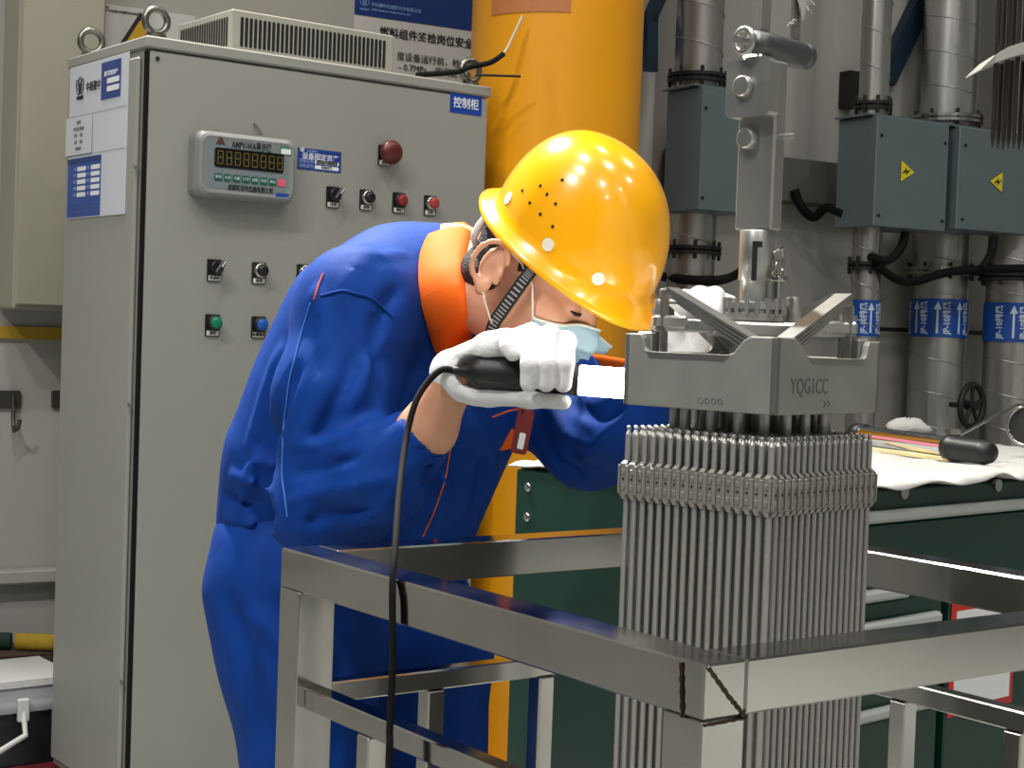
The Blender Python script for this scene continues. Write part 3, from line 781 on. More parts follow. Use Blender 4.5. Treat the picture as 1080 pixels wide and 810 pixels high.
# wooden stick
S0 = ontop(915, 475, ZT - .002); S1 = ontop(1003, 486, ZT - .002)
ax = (S1 - S0).normalized(); sd = Vector((0, 0, 1)).cross(ax)
Ms = frame_m(S0, ax, sd)
tag(MB().box((0, -.012, -.002), ((S1 - S0).length, .012, .008), Ms, .002).build('wooden_stick', mat('pale_wood', (206, 190, 142), .6, 0, .1, 20, stretch=(.2, 1, 1))), 'flat pale wooden stick on white cloth before the probe', 'stick')
# crumpled white tissue behind the tube
tc_ = ontop(965, 452, ZT + .03)
mb = MB(); R = []
for i in range(8):
    ph = -1.3 + 2.7 * i / 7
    R.append([tc_ + Vector((cos(ph) * cos(a_) * .055 * (1 + .25 * sin(3 * a_ + i)), .06 + cos(ph) * sin(a_) * .035 * (1 + .2 * sin(4 * a_ + 2 * i)), sin(ph) * .026 * (1 + .2 * sin(5 * a_)) - .004)) for a_ in [2 * pi * k / 16 for k in range(16)]])
tag(mb.rings(R).build('crumpled_tissue', mat('cloth_white', (226, 226, 222))), 'crumpled white wipe lying behind the chrome tube probe', 'tissue')
# ------------------------------------------------------------------ polished steel stand around the assembly
polished = mat('polished_stainless', (186, 185, 180), .13, 1, .1, 6, rvar=.05)
FS, FT, FB = .76, .974, .05
fr = thing('steel_stand', 'square polished stainless tube stand surrounding the fuel assembly', 'stand', (.171, 1.33, 0), radians(90 - 53.86))
for (x, y) in ((0, 0), (FS - FB, 0), (0, FS - FB), (FS - FB, FS - FB)):
    MB().box((x, y, 0.004), (x + FB, y + FB, FT - FB + .0012), None, .0012).build('post', polished, fr)
bars = (((0, 0), (FB, FS)), ((FB + .0005, 0), (FS, FB)), ((FB + .0005, FS - FB), (FS, FS)), ((FS - FB, FB + .0005), (FS, FS - FB - .0005)))
for (a, b) in bars:
    MB().box((a[0], a[1], FT - FB + .0015), (b[0], b[1], FT), None, .002).build('top_bar', polished, fr)
LR, LB = .808, .026
k = (FB - LB) / 2
for (a, b) in (((k, FB), (k + LB, FS - FB)), ((FB, k), (FS - FB, k + LB)), ((FB, FS - k - LB), (FS - FB, FS - k)), ((FS - k - LB, FB), (FS - k, FS - FB))):
    MB().box((a[0], a[1], LR - LB), (b[0], b[1], LR), None, .002).build('lower_rail', polished, fr)
    MB().box((a[0], a[1], .1), (b[0], b[1], .1 + LB), None, .002).build('lower_rail', polished, fr)
for t in (.2, .38, .56):
    for (x, y) in ((k, t), (t, k), (t, FS - k - LB), (FS - k - LB, t)):
        MB().box((x, y, .127), (x + LB, y + LB, LR - LB - .001), None, .002).build('baluster', polished, fr)
weld = mat('weld_bead', (70, 56, 42), .45, .9, .3, 60)
def bead(pts, r=.0017):
    P = [Vector(p) for p in pts]; out = []; rr_ = []
    for i in range(len(P) - 1):
        for j in range(10):
            out.append(P[i].lerp(P[i + 1], j / 10)); rr_.append(r * (1 + .35 * sin(j * 2.6)))
    out.append(P[-1]); rr_.append(r)
    MB().tube(out, rr_, 6).build('weld_bead', weld, fr)
bead([(.004, -.0005, FT - .002), (.03, -.001, FT - .03), (FB + .001, -.001, FT - FB)])
bead([(-.001, .028, FT - .003), (-.001, .024, FT - FB)])
bead([(FB, -.001, FT - FB - .001), (.002, -.001, FT - FB - .002)], .0012)

# ------------------------------------------------------------------ fuel assembly
FA = radians(43.674)
fu = thing('fuel_assembly', 'nuclear fuel assembly of thin grey rods hanging inside the steel stand', 'fuel assembly', (.2857, 1.7136, 0), pi / 2 - FA)
S = .214; NB = 1.169; RT = 1.1375
zirc = mat('rod_zirconium', (172, 171, 167), .4, .6, .06, 30, stretch=(1, 1, .03))
nozm = mat('nozzle_steel', (152, 152, 147), .5, .55, .06, 18, rvar=.05)
gridm = mat('grid_metal', (158, 155, 149), .45, .6, .08, 40)
pit = .0126; e0 = (S - 16 * pit) / 2
rod_me = MB().lathe([(.0037, .135), (.0037, RT - .004)], 10).lathe([(.0039, RT - .004), (.0037, RT - .003), (.0022, RT + .0005), (.0016, RT + .002), (.0026, RT + .003), (.0026, RT + .0055), (.0008, RT + .007)], 10, None, False).mesh('fuel_rod', zirc)
tube_me = MB().lathe([(.0062, .13), (.0062, RT - .01), (.0066, RT - .01), (.0066, NB + .002)], 12).mesh('guide_tube', zirc)
G3 = {(2, 5), (2, 8), (2, 11), (3, 3), (3, 13), (13, 3), (13, 13), (14, 5), (14, 8), (14, 11)} | {(r_, c_) for r_ in (5, 8, 11) for c_ in (2, 5, 8, 11, 14)}
for i in range(17):
    for j in range(17):
        g_ = (i, j) in G3
        link('guide_tube' if g_ else 'fuel_rod', tube_me if g_ else rod_me, fu, loc=(e0 + i * pit, e0 + j * pit, 0))
# spacer grid: a strap cell per rod on each side
GT = at(814, 506, 1.7136).z; GH = .0365
def cell_mesh():
    """one strap cell seen from outside: x along the strap, z up, -y outwards"""
    mb = MB(); w = pit
    mb.box((-w / 2, -.0006, 0), (w / 2, .0002, GH))
    mb.box((-w * .5, -.0032, .0015), (-w * .32, -.0004, GH - .001), None, .0008)       # pressed vertical ridge
    mb.box((w * .32, -.0032, .0015), (w * .5, -.0004, GH - .001), None, .0008)
    mb.box((-w * .2, -.0020, GH * .66), (w * .2, -.0004, GH * .84), None, .0008)
    mb.box((-w * .2, -.0020, GH * .14), (w * .2, -.0004, GH * .34), None, .0008)
    mb.prism([(-.0040, 0), (.0040, 0), (.0030, .0065), (-.0030, .0065)], frame_m((0, -.0004, GH), (1, 0, 0), (0, .75, .66)), .0006)  # top tab leaning in
    mb.prism([(-.0040, 0), (-.0028, -.0055), (.0028, -.0055), (.0040, 0)], frame_m((0, -.0004, 0), (1, 0, 0), (0, -.5, .86)), .0006)
    return mb.mesh('strap_cell', gridm)
cell = cell_mesh()
hole = MB().prism(disc(.0014, 10), frame_m((0, 0, 0), (1, 0, 0), (0, 0, 1)), .0006).mesh('strap_hole', slot_m)
for gz in (GT - GH, .36):
    gr = MB()
    for i in range(18):
        q_ = e0 - pit / 2 + i * pit
        gr.box((q_ - .0002, .002, gz + .004), (q_ + .0002, S - .002, gz + GH - .004))
        gr.box((.002, q_ - .0002, gz + .004), (S - .002, q_ + .0002, gz + GH - .004))
    g_ = gr.build('spacer_grid', gridm, fu)
    for side in range(4):
        for i in range(17):
            t = e0 + i * pit
            pos, rz = (((t, -.0005, gz), 0), ((S + .0005, t, gz), pi / 2), ((t, S + .0005, gz), pi), ((-.0005, t, gz), -pi / 2))[side]
            o = link('strap_cell', cell, g_, loc=pos); o.rotation_euler = (0, 0, rz)
            if side in (0, 3):
                n_ = Vector((sin(rz), -cos(rz), 0))
                o2 = link('strap_hole', hole, g_, loc=Vector(pos) + n_ * .0008 + Vector((0, 0, GH * .52))); o2.rotation_euler = (0, 0, rz)
    for (x, y) in ((0, 0), (S, 0), (0, S), (S, S)):
        MB().cyl((x + (.003 if x == 0 else -.003), y + (.003 if y == 0 else -.003), gz), (x + (.003 if x == 0 else -.003), y + (.003 if y == 0 else -.003), gz + GH), .0045, 10).build('corner_strap', gridm, g_)
# bottom nozzle (standing in the floor socket)
bnz = MB().box((0, 0, .08), (S, S, .129), None, .004).build('bottom_nozzle', nozm, fu)
for (x, y) in ((0, 0), (S - .04, 0), (0, S - .04), (S - .04, S - .04)):
    MB().box((x, y, .003), (x + .04, y + .04, .0795), None, .003).build('foot', nozm, bnz)
# top nozzle
prof = [(0, 0), (S, 0), (S, .084), (.19, .084), (.1865, .079), (.1835, .067), (.178, .0635), (.066, .0635), (.058, .0665), (.046, .080), (.036, .085), (0, .085)]
nz = MB().box((.004, .004, NB + .001), (S - .004, S - .004, NB + .02), None, .002).build('top_nozzle', nozm, fu)
def sidewall(org, dirs, inn, m=nozm):
    ex = Vector(dirs); ez = Vector((0, 0, 1)); M = frame_m(org, ex, ez)      # z axis of M = ex x ez
    n_ = M.to_3x3() @ Vector((0, 0, 1))
    sgn = 1 if n_.dot(Vector(inn)) > 0 else -1
    th = .009
    poly = [(x, y + NB) for x, y in prof]
    mb = MB()
    if sgn > 0: mb.prism(poly, M, th)
    else: mb.prism(poly, M @ Matrix.Translation((0, 0, -th)), th)
    o = mb.build('side_wall', m, nz)
    bv = o.modifiers.new('bevel', 'BEVEL'); bv.width = .0018; bv.segments = 2; bv.limit_method = 'ANGLE'
    # chamfered sill of the recess
    b0, b1 = .062, .182
    sill = MB(); I_ = Vector(inn); O_ = Vector(org)
    A_ = [O_ + ex * b0 + ez * (NB + .0632) - I_ * .0004, O_ + ex * b1 + ez * (NB + .0632) - I_ * .0004, O_ + ex * (b1 - .006) + ez * (NB + .0565) - I_ * .0008, O_ + ex * (b0 + .008) + ez * (NB + .0565) - I_ * .0008]
    sill.add(A_ + [p_ + I_ * .004 for p_ in A_], [(0, 1, 2, 3), (7, 6, 5, 4), (0, 4, 5, 1), (1, 5, 6, 2), (2, 6, 7, 3), (3, 7, 4, 0)])
    sill.build('recess_sill', mat('sill_steel', (160, 160, 155), .35, .9), nz)
sidewall((0, 0, 0), (0, 1, 0), (1, 0, 0)); sidewall((0, 0, 0), (1, 0, 0), (0, 1, 0))
sidewall((S, S, 0), (-1, 0, 0), (0, -1, 0)); sidewall((S, S, 0), (0, -1, 0), (-1, 0, 0))
bright = mat('machined_steel', (178, 178, 174), .34, .85, .05, 30, rvar=.05)
for (x, y) in ((.0095, .182), (.182, .0095)):
    MB().box((x, y, NB + .055), (x + .022, y + .022, NB + .0865), None, .002).build('corner_pad', nozm, nz)
for (x, y) in ((.0095, .0095), (.176, .176)):
    MB().prism([(0, 0), (.028, 0), (.028, .012), (.012, .028), (0, .028)] if x < .1 else [(.028, .028), (0, .028), (0, .016), (.016, 0), (.028, 0)], frame_m((x, y, NB + .06), (1, 0, 0), (0, 1, 0)), .025).build('corner_pad', nozm, nz)
# leaf springs: on every side, low at near/rear corner and high at the left/right corner
leafm = mat('spring_leaf', (160, 160, 156), .34, .85, .06, 30)
for org, dirs, inn in (((0, 0, 0), (0, 1, 0), (1, 0, 0)), ((0, 0, 0), (1, 0, 0), (0, 1, 0)), ((S, S, 0), (-1, 0, 0), (0, -1, 0)), ((S, S, 0), (0, -1, 0), (-1, 0, 0))):
    O_, ex, I_ = Vector(org), Vector(dirs), Vector(inn)
    for k, (s0, z0, s1, z1_) in enumerate(((.036, .0765, .165, .136), (.040, .0730, .162, .1315), (.046, .0705, .158, .1268), (.052, .0680, .150, .1205))):
        path = [(s0, z0), (s1, z1_)]
        if k == 0: path += [(s1 + .006, z1_ - .0015), (s1 + .008, z1_ - .012), (s1 + .008, .046)]
        th = .0032; R = []
        for i_, (s_, z_) in enumerate(path):
            a_ = path[min(i_ + 1, len(path) - 1)]; b_ = path[max(i_ - 1, 0)]
            t_ = Vector((a_[0] - b_[0], a_[1] - b_[1])).normalized(); n_ = Vector((-t_.y, t_.x))
            wd = .011 if i_ < 2 else .006
            R.append([O_ + ex * (s_ + n_.x * th * f_) + Vector((0, 0, NB + z_ + n_.y * th * f_)) + I_ * (.0225 + g_ * wd) for f_, g_ in ((0, -1), (0, 1), (1, 1), (1, -1))])
        MB().rings(R, True, True, False).build('spring_leaf', leafm, nz)
# engraved characters
eng = mat('engraving', (112, 112, 108), .6, .6, 0)
text('lettering', 'YQG1CC', .026, eng, nz, frame_m((.066, -.0003, NB + .031), (1, 0, 0), (0, 0, 1)), .0, width=.075)
for k in range(4):
    q_ = Vector((-.0003, .100 - .009 * k + .0, NB + .011))
    MB().tube([q_ + Vector((0, .0032 * cos(a_), .0032 * sin(a_))) for a_ in [2 * pi * i / 12 for i in range(12)]], .0005, 4, False, True, True).build('stamp_ring', eng, nz)
for k in range(2):
    q_ = Vector((.098 + .008 * k, -.0003, NB + .012))
    MB().tube([q_ + Vector((-.002, 0, .0035)), q_ + Vector((.002, 0, 0)), q_ + Vector((-.002, 0, -.0035))], .0006, 4).build('stamp_arrow', eng, nz)

# ------------------------------------------------------------------ lifting tool on top of the nozzle
c0 = W(fu) @ Vector((S / 2, S / 2, 0))
lt = thing('lifting_tool', 'stainless lifting grapple bar bolted on the assembly top', 'lifting tool', (c0.x, c0.y, NB), pi / 2 - FA)
H = S / 2
db = Vector((1, -1, 0)).normalized(); dw_ = Vector((1, 1, 0)).normalized()
M = frame_m((0, 0, 0), db, dw_)
MB().box((-.118, -.013, .0875), (.118, .013, .103), M, .002).build('cross_beam', bright, lt)
MB().box((-.05, -.05, .0845), (.05, .05, .1015), M, .003).build('hub_plate', bright, lt)
for s_ in (-1, 1):
    q_ = M @ Vector((.112 * s_, 0, 0))
    b_ = MB().box((.1 * s_ - .02, -.016, .0905), (.1 * s_ + .02, .016, .1065), M, .003).build('end_clamp', bright, lt)
    MB().lathe([(.0095, .107), (.0095, .114)], 6, Matrix.Translation(q_), False).build('nut', bright, b_)
    MB().lathe([(.006, .1145), (.006, .123), (.005, .125)], 12, Matrix.Translation(q_)).build('stud', bright, b_)
fl = MB().lathe([(.036, .1035), (.036, .112), (.033, .113), (.033, .116), (.036, .117), (.036, .124), (.022, .1265)], 36, None, False).build('flange', bright, lt)
for k in range(18):
    a_ = 2 * pi * k / 18
    MB().cyl((.035 * cos(a_), .035 * sin(a_), .110), (.035 * cos(a_), .035 * sin(a_), .130), .003, 6).build('flange_pin', bright, fl)
so = MB().lathe([(.018, .127), (.018, .15), (.0205, .152), (.0205, .208), (.0195, .2095)], 30).build('socket', bright, lt)
# bayonet slot on the camera's left side
for (a0_, a1_, z0_, z1_) in ((200, 217, .15, .196), (200, 232, .189, .196)):
    R = [[Vector((.0208 * cos(radians(a0_ + (a1_ - a0_) * k / 6)), .0208 * sin(radians(a0_ + (a1_ - a0_) * k / 6)), z_)) for k in range(7)] for z_ in (z0_, z1_)]
    MB().rings(R, False, False, True).build('bayonet_slot', slot_m, so)
ba = MB().box((-.0113, -.0262, .2097), (.0113, .0262, .405), None, .0025).build('flat_bar', mat('bar_steel', (170, 169, 164), .38, .8, .12, 8, stretch=(1, 1, .3), rvar=.08), lt)
for s_ in (-1,):
    ck = MB().prism(rrect(.062, .066, .008), frame_m((.0118 * s_ if s_ > 0 else -.0118 - .02, 0, .372), (0, 1, 0), (0, 0, 1)), .02).build('clevis_cheek', bright, lt)
    x0 = -.0325 if s_ < 0 else .0325
    MB().lathe([(.0125, 0), (.0125, .006), (.0105, .008)], 20, frame_m((x0, .004, .374), (0, 1, 0) if s_ > 0 else (0, -1, 0), (0, 0, 1))).build('bolt_head', bright, ck)
MB().lathe([(.0125, 0), (.0125, .010), (.0105, .012)], 20, frame_m((-.0115, .008, .316), (0, -1, 0), (0, 0, 1))).build('bolt_head', bright, lt)
MB().lathe([(.0035, 0), (.0035, .02)], 10, frame_m((0, -.0262, .318), (1, 0, 0), (0, 0, 1))).build('cross_pin', bright, lt)
MB().box((-.028, -.014, .4055), (.004, .014, .412), None, .004).build('lug', bright, lt)
# locking pin with ring clip on the socket
MB().tube([(.006, -.029, .148), (.006, -.024, .172), (-.002, -.024, .182), (.012, -.027, .19), (.016, -.027, .176), (.014, -.027, .158), (-.006, -.027, .158), (.008, -.0245, .175)], .0022, 8).build('pin_clip', polished, lt)
MB().lathe([(.011, .150), (.012, .153), (.011, .156)], 14, Matrix.Translation((.004, -.028, 0))).build('clip_washer', polished, lt)
MB().cyl((.004, -.028, .128), (.004, -.028, .15), .006, 12).build('pin_post', polished, lt)
pq = M @ Vector((.046, 0, 0))
MB().lathe([(.009, .1032), (.009, .131), (.008, .133)], 20, Matrix.Translation(pq)).build('guide_pin', bright, lt)
# shackle and slings
Z1 = NB + .425
sh_m = mat('shackle_grey', (96, 99, 100), .4, .7)
sk = thing('sling_shackle', 'grey cylindrical sling shackle above the lifting bar', 'shackle', W(lt) @ Vector((0, 0, .425)), pi / 2 - FA)
Mx = frame_m((0, 0, 0), (0, 1, 0), (0, 0, 1))
Mx = Matrix.Rotation(pi / 2, 4, 'Y')
MB().lathe([(.006, -.024), (.0145, -.022), (.0165, -.012), (.0165, .07), (.0155, .072), (.0155, .076), (.0165, .078), (.0155, .086), (.006, .088)], 24, Mx).build('roller', sh_m, sk)
MB().lathe([(.0045, -.06), (.0045, .096)], 10, Mx).build('pin', bright, sk)
MB().lathe([(.007, .089), (.007, .097)], 6, Mx, False).build('nut', bright, sk)
MB().tube([Vector((-.042, .012 * cos(a_), .0135 * sin(a_))) for a_ in [2 * pi * k / 24 for k in range(24)]], .004, 8, False, True, True).build('ring', bright, sk)
strap = mat('sling_grey', (112, 112, 108), .7, 0, .08, 40, stretch=(1, 1, .1))
for k, (dx, lab) in enumerate(((-.004, 'pale flat web sling rising from shackle left end'), (.057, 'pale flat web sling rising from shackle right end'))):
    sl = thing('web_sling', lab, 'sling', W(sk) @ Vector((dx, 0, .0175)), pi / 2 - FA, 'lifting slings')
    R = []
    for i in range(40):
        z = .0 + (5.75 - Z1 - .02) * i / 39; x = .004 * sin(i * .9 + k)
        w = .007 if k else .009
        R.append([Vector((x + w * f_, .0025 * g_ + .001 * sin(i), z)) for f_, g_ in ((-1, -1), (1, -1), (1, 1), (-1, 1))])
    MB().rings(R, True, True, False).build('webbing', strap, sl)
# frayed white rag tied to the right sling
q_ = W(sk) @ Vector((.060, -.008, .046))
mb = MB(); random.seed(3)
R = []
for i in range(10):
    z = .085 - .062 * i / 9; R.append([Vector((.002 + (.006 + .006 * sin(i * .35 + 1)) * (1 + .5 * random.random()) * cos(a_), (.006 + .004 * sin(i * .4)) * sin(a_), z - .03)) for a_ in [2 * pi * k / 10 for k in range(10)]])
mb.rings(R)
for k in range(26):
    a_ = random.random() * 2 * pi; z = random.uniform(-.012, .05); r_ = .009
    d_ = Vector((cos(a_), sin(a_), random.uniform(-.6, .5)))
    mb.tube([Vector((r_ * cos(a_), r_ * .6 * sin(a_), z)), Vector((r_ * cos(a_), r_ * .6 * sin(a_), z)) + d_ * .006, Vector((r_ * cos(a_), r_ * .6 * sin(a_), z)) + d_ * .009 + Vector((0, 0, -.003))], .0007, 4)
o = mb.build('frayed_rag', mat('cloth_white', (226, 226, 222))); o.location = q_
tag(o, 'small frayed white rag hanging on the right web sling', 'rag')

# ------------------------------------------------------------------ hanging rod cluster at upper right
YC = 2.9
cl = thing('control_rod_cluster', 'cluster of thin dark control rods hanging at upper right edge', 'rod cluster', at(1075, 157, YC))
rodm = mat('dark_rod', (74, 70, 66), .35, .9, .1, 20, stretch=(1, 1, .05))
for k in range(14):
    px = 1046.5 + 5.6 * k; Yk = YC + (.03 if k % 2 else -.03) + .01 * (k % 3)
    b_ = at(px, 156 + (k % 3), Yk)
    MB().lathe([(.0008, 0), (.0042, .018), (.0042, .03), (.0046, .034), (.0046, 1.6)], 10, Matrix.Translation(b_)).build('rod', rodm, cl, True)
pa = [at(1035, 73, YC - .06), at(1050, 62, YC - .05), at(1064, 55, YC - .05), at(1085, 49, YC - .05), at(1125, 47, YC - .05)]
hw = [.001, .007, .010, .011, .011]
R = [[p_ + Vector((0, g_ * .05 + .05, f_ * h_)) for f_, g_ in ((-1, -1), (1, -1), (1, 1), (-1, 1))] for p_, h_ in zip(pa, hw)]
MB().rings(R, True, True, False).build('spider_plate', mat('spider_steel', (186, 186, 180), .4, .7), cl, True)
hb = at(1108, 60, YC)
MB().cyl((hb.x, hb.y, hb.z - .05), (hb.x, hb.y, 5.75), .03, 16).build('hanger', rodm, cl, True)
# ------------------------------------------------------------------ implicit-surface modelling for the worker
class Field:
    def __init__(s, lo, hi, h):
        s.lo = np.array(lo, np.float32); s.h = h
        s.n = np.ceil((np.array(hi) - s.lo) / h).astype(int) + 1
        s.D = np.full(tuple(s.n), .08, np.float32)
    def block(s, lo, hi):
        a = np.clip(np.floor((np.array(lo) - s.lo) / s.h).astype(int), 0, s.n - 1)
        b = np.clip(np.ceil((np.array(hi) - s.lo) / s.h).astype(int) + 1, 0, s.n)
        if (b <= a).any(): return None, None
        sl = tuple(slice(i, j) for i, j in zip(a, b))
        g = np.meshgrid(*[(s.lo[k] + s.h * np.arange(a[k], b[k])).astype(np.float32) for k in range(3)], indexing='ij')
        return sl, np.stack(g, -1)
    def apply(s, fn, lo, hi, k=.01, op='add'):
        m = k * 1.2 + 3 * s.h
        sl, P = s.block(np.array(lo) - m, np.array(hi) + m)
        if sl is None: return s
        d = fn(P).astype(np.float32); o = s.D[sl]
        if op == 'add':
            q = np.maximum(k - np.abs(o - d), 0) / max(k, 1e-6); s.D[sl] = np.minimum(o, d) - q * q * k * .25
        elif op == 'sub':
            d = -d; q = np.maximum(k - np.abs(o - d), 0) / max(k, 1e-6); s.D[sl] = np.maximum(o, d) + q * q * k * .25
        else:
            s.D[sl] = o + d
        return s
    def cone(s, a, b, ra, rb, k=.01, flat=None, op='add'):
        """tapered capsule; flat = (axis, factor) squashes it along an axis"""
        a = np.array(a, np.float32); b = np.array(b, np.float32); ab = b - a; L2 = max(float(ab @ ab), 1e-9)
        def fn(P):
            t = np.clip(((P - a) @ ab) / L2, 0, 1)
            d = P - a - t[..., None] * ab
            r = ra + (rb - ra) * t
            if flat is None: return np.sqrt((d * d).sum(-1)) - r
            ax = np.array(flat[0], np.float32); ax /= np.linalg.norm(ax); f = flat[1]
            c = d @ ax
            q = np.sqrt(np.maximum((d * d).sum(-1) - c * c, 0) + (c * f) ** 2)
            g = np.sqrt(np.maximum((d * d).sum(-1) - c * c, 0) + (c * f * f) ** 2)
            return (q - r) * q / np.maximum(g, 1e-5)
        R = max(ra, rb) * (1 if flat is None else max(1, 1 / flat[1]))
        return s.apply(fn, np.minimum(a, b) - R, np.maximum(a, b) + R, k, op)
    def chain(s, pts, rs, k=.01, flat=None):
        for i in range(len(pts) - 1): s.cone(pts[i], pts[i + 1], rs[i], rs[i + 1], k, flat)
        return s
    def ell(s, c, r, M=None, k=.01, op='add'):
        c = np.array(c, np.float32); r = np.array(r, np.float32); A = np.eye(3, dtype=np.float32) if M is None else np.array(M, np.float32)
        def fn(P):
            q = (P - c) @ A                       # columns of A are the ellipsoid axes
            k0 = np.sqrt(((q / r) ** 2).sum(-1)); k1 = np.sqrt(((q / (r * r)) ** 2).sum(-1))
            return k0 * (k0 - 1) / np.maximum(k1, 1e-5)
        R = float(r.max())
        return s.apply(fn, c - R, c + R, k, op)
    def ridge(s, pts, amp, w):
        """raise (amp>0) or dent the surface along a polyline"""
        for i in range(len(pts) - 1):
            a = np.array(pts[i], np.float32); b = np.array(pts[i + 1], np.float32); ab = b - a; L2 = max(float(ab @ ab), 1e-9)
            e0 = (.0 if i == 0 else 1.); e1 = (.0 if i == len(pts) - 2 else 1.)
            def fn(P):
                tt = ((P - a) @ ab) / L2; t = np.clip(tt, 0, 1)
                d = P - a - t[..., None] * ab
                fade = np.where(t < .5, e0 + (1 - e0) * np.minimum(1, t * 2.5), e1 + (1 - e1) * np.minimum(1, (1 - t) * 2.5))
                inside = ((tt >= 0) & (tt <= 1)).astype(np.float32)
                g = np.exp(-(d * d).sum(-1) / (w * w))
                return -amp * g * fade * np.where(inside > 0, 1, .0)
            s.apply(fn, np.minimum(a, b) - 2.2 * w, np.maximum(a, b) + 2.2 * w, 0, 'disp')
        return s
    def hit(s, px, py, t0=1.2, t1=3.2):
        d = np.array(ray(px, py)); o = np.array(CAMO)
        ts = np.arange(t0, t1, s.h * .5); P = o + ts[:, None] * d
        i = np.round((P - s.lo) / s.h).astype(int); ok = ((i >= 0) & (i < s.n)).all(1)
        v = np.full(len(ts), 1.); v[ok] = s.D[tuple(i[ok].T)]
        w = np.where(v < 0)[0]
        return Vector(P[w[0]]) if len(w) else None
    def mesh(s, name, m, parent=None, smooth=1):
        D, h = s.D, s.h
        S_ = D < 0
        nx, ny, nz = D.shape
        c = np.zeros((nx - 1, ny - 1, nz - 1), np.int8)
        off = [(i, j, k) for i in (0, 1) for j in (0, 1) for k in (0, 1)]
        for (i, j, k) in off: c += S_[i:nx - 1 + i, j:ny - 1 + j, k:nz - 1 + k]
        act = (c > 0) & (c < 8)
        I = np.argwhere(act); idx = np.full(act.shape, -1, np.int64); idx[act] = np.arange(len(I))
        V = np.stack([D[I[:, 0] + i, I[:, 1] + j, I[:, 2] + k] for (i, j, k) in off], 1)
        O = np.array(off, np.float32); acc = np.zeros((len(I), 3), np.float32); cnt = np.zeros(len(I), np.float32)
        for a in range(8):
            for b in range(a + 1, 8):
                if np.abs(O[a] - O[b]).sum() != 1: continue
                x = (V[:, a] < 0) != (V[:, b] < 0)
                t = V[x, a] / (V[x, a] - V[x, b])
                acc[x] += O[a] + t[:, None] * (O[b] - O[a]); cnt[x] += 1
        P = s.lo + h * (I + acc / cnt[:, None])
        F = []
        for ax in range(3):
            u, w = [(1, 2), (2, 0), (0, 1)][ax]
            A = [slice(None)] * 3; B = [slice(None)] * 3
            A[ax] = slice(0, -1); B[ax] = slice(1, None)
            s0 = S_[tuple(A)]; s1 = S_[tuple(B)]
            E = np.argwhere(s0 != s1)
            E = E[(E[:, u] > 0) & (E[:, w] > 0) & (E[:, u] < D.shape[u] - 1) & (E[:, w] < D.shape[w] - 1)]
            sg = s0[tuple(E.T)]
            def cell(du, dw):
                q = E.copy(); q[:, u] += du; q[:, w] += dw; return idx[tuple(q.T)]
            q = np.stack([cell(-1, -1), cell(0, -1), cell(0, 0), cell(-1, 0)], 1)
            q[~sg] = q[~sg][:, ::-1]
            F.append(q)
        F = np.concatenate(F)
        F = F[(F >= 0).all(1)]
        P = P.astype(np.float64)
        for _ in range(smooth):
            Q = np.zeros_like(P); N_ = np.zeros(len(P))
            for i in range(4):
                a, b = F[:, i], F[:, (i + 1) % 4]
                for k in range(3):
                    Q[:, k] += np.bincount(a, P[b, k], len(P)) + np.bincount(b, P[a, k], len(P))
                N_ += np.bincount(a, minlength=len(P)) + np.bincount(b, minlength=len(P))
            P = .5 * P + .5 * Q / np.maximum(N_, 1)[:, None]
        if parent is not None:
            Wi = np.array(W(parent).inverted()); P = P @ Wi[:3, :3].T + Wi[:3, 3]
        me = bpy.data.meshes.new(name)
        me.vertices.add(len(P)); me.vertices.foreach_set('co', P.astype(np.float32).ravel())
        me.loops.add(len(F) * 4); me.loops.foreach_set('vertex_index', F.astype(np.int32).ravel())
        me.polygons.add(len(F)); me.polygons.foreach_set('loop_start', (np.arange(len(F)) * 4).astype(np.int32))
        me.polygons.foreach_set('use_smooth', np.ones(len(F), bool))
        me.update(calc_edges=True); me.validate()
        me.materials.append(m)
        return link(name, me, parent)
def bounds(pts, m):
    A = np.array([tuple(p) for p in pts]); return A.min(0) - m, A.max(0) + m

# ------------------------------------------------------------------ the worker
skin = mat('skin', (206, 152, 122), .5, 0, .05, 30, .08, 120, sss=.12)
blue = mat('coverall_blue', (0, 54, 134), .75, 0, .10, 30, .5, 26, spec=.2, stretch=(1, 1, .5))
orange = mat('collar_orange', (236, 104, 20), .75, 0, .05, 30, .1, 220, spec=.25)
glove_m = mat('glove_white', (228, 228, 230), .85, 0, .02, 40, .25, 260)
pv = at(318, 590, 2.42)
per = thing('person', 'worker in blue coveralls, yellow helmet and face mask bending over the assembly', 'person', (pv.x, pv.y, 0))
# joints
waist = at(340, 520, 2.41); mid = at(385, 430, 2.39); chest = at(425, 355, 2.37); upper = at(445, 312, 2.36); nb = at(478, 285, 2.34)
rt = Vector((-.5, -.866, 0)); fwd = Vector((.866, -.5, 0))
rS = at(378, 325, 2.20); lS = at(520, 330, 2.54)
rE = at(348, 540, 2.13); rC = at(452, 452, 2.03); rWr = at(480, 398, 1.985)
lE = at(622, 462, 2.36); lWr = at(712, 392, 2.16)
rH = at(318, 612, 2.33); lH = at(410, 606, 2.51)
rK = Vector((at(333, 810, 2.33).x, 2.31, .47)); lK = Vector((at(458, 810, 2.50).x, 2.50, .47))
rF = Vector((rK.x - .03, 2.34, .10)); lF = Vector((lK.x - .02, 2.52, .10))
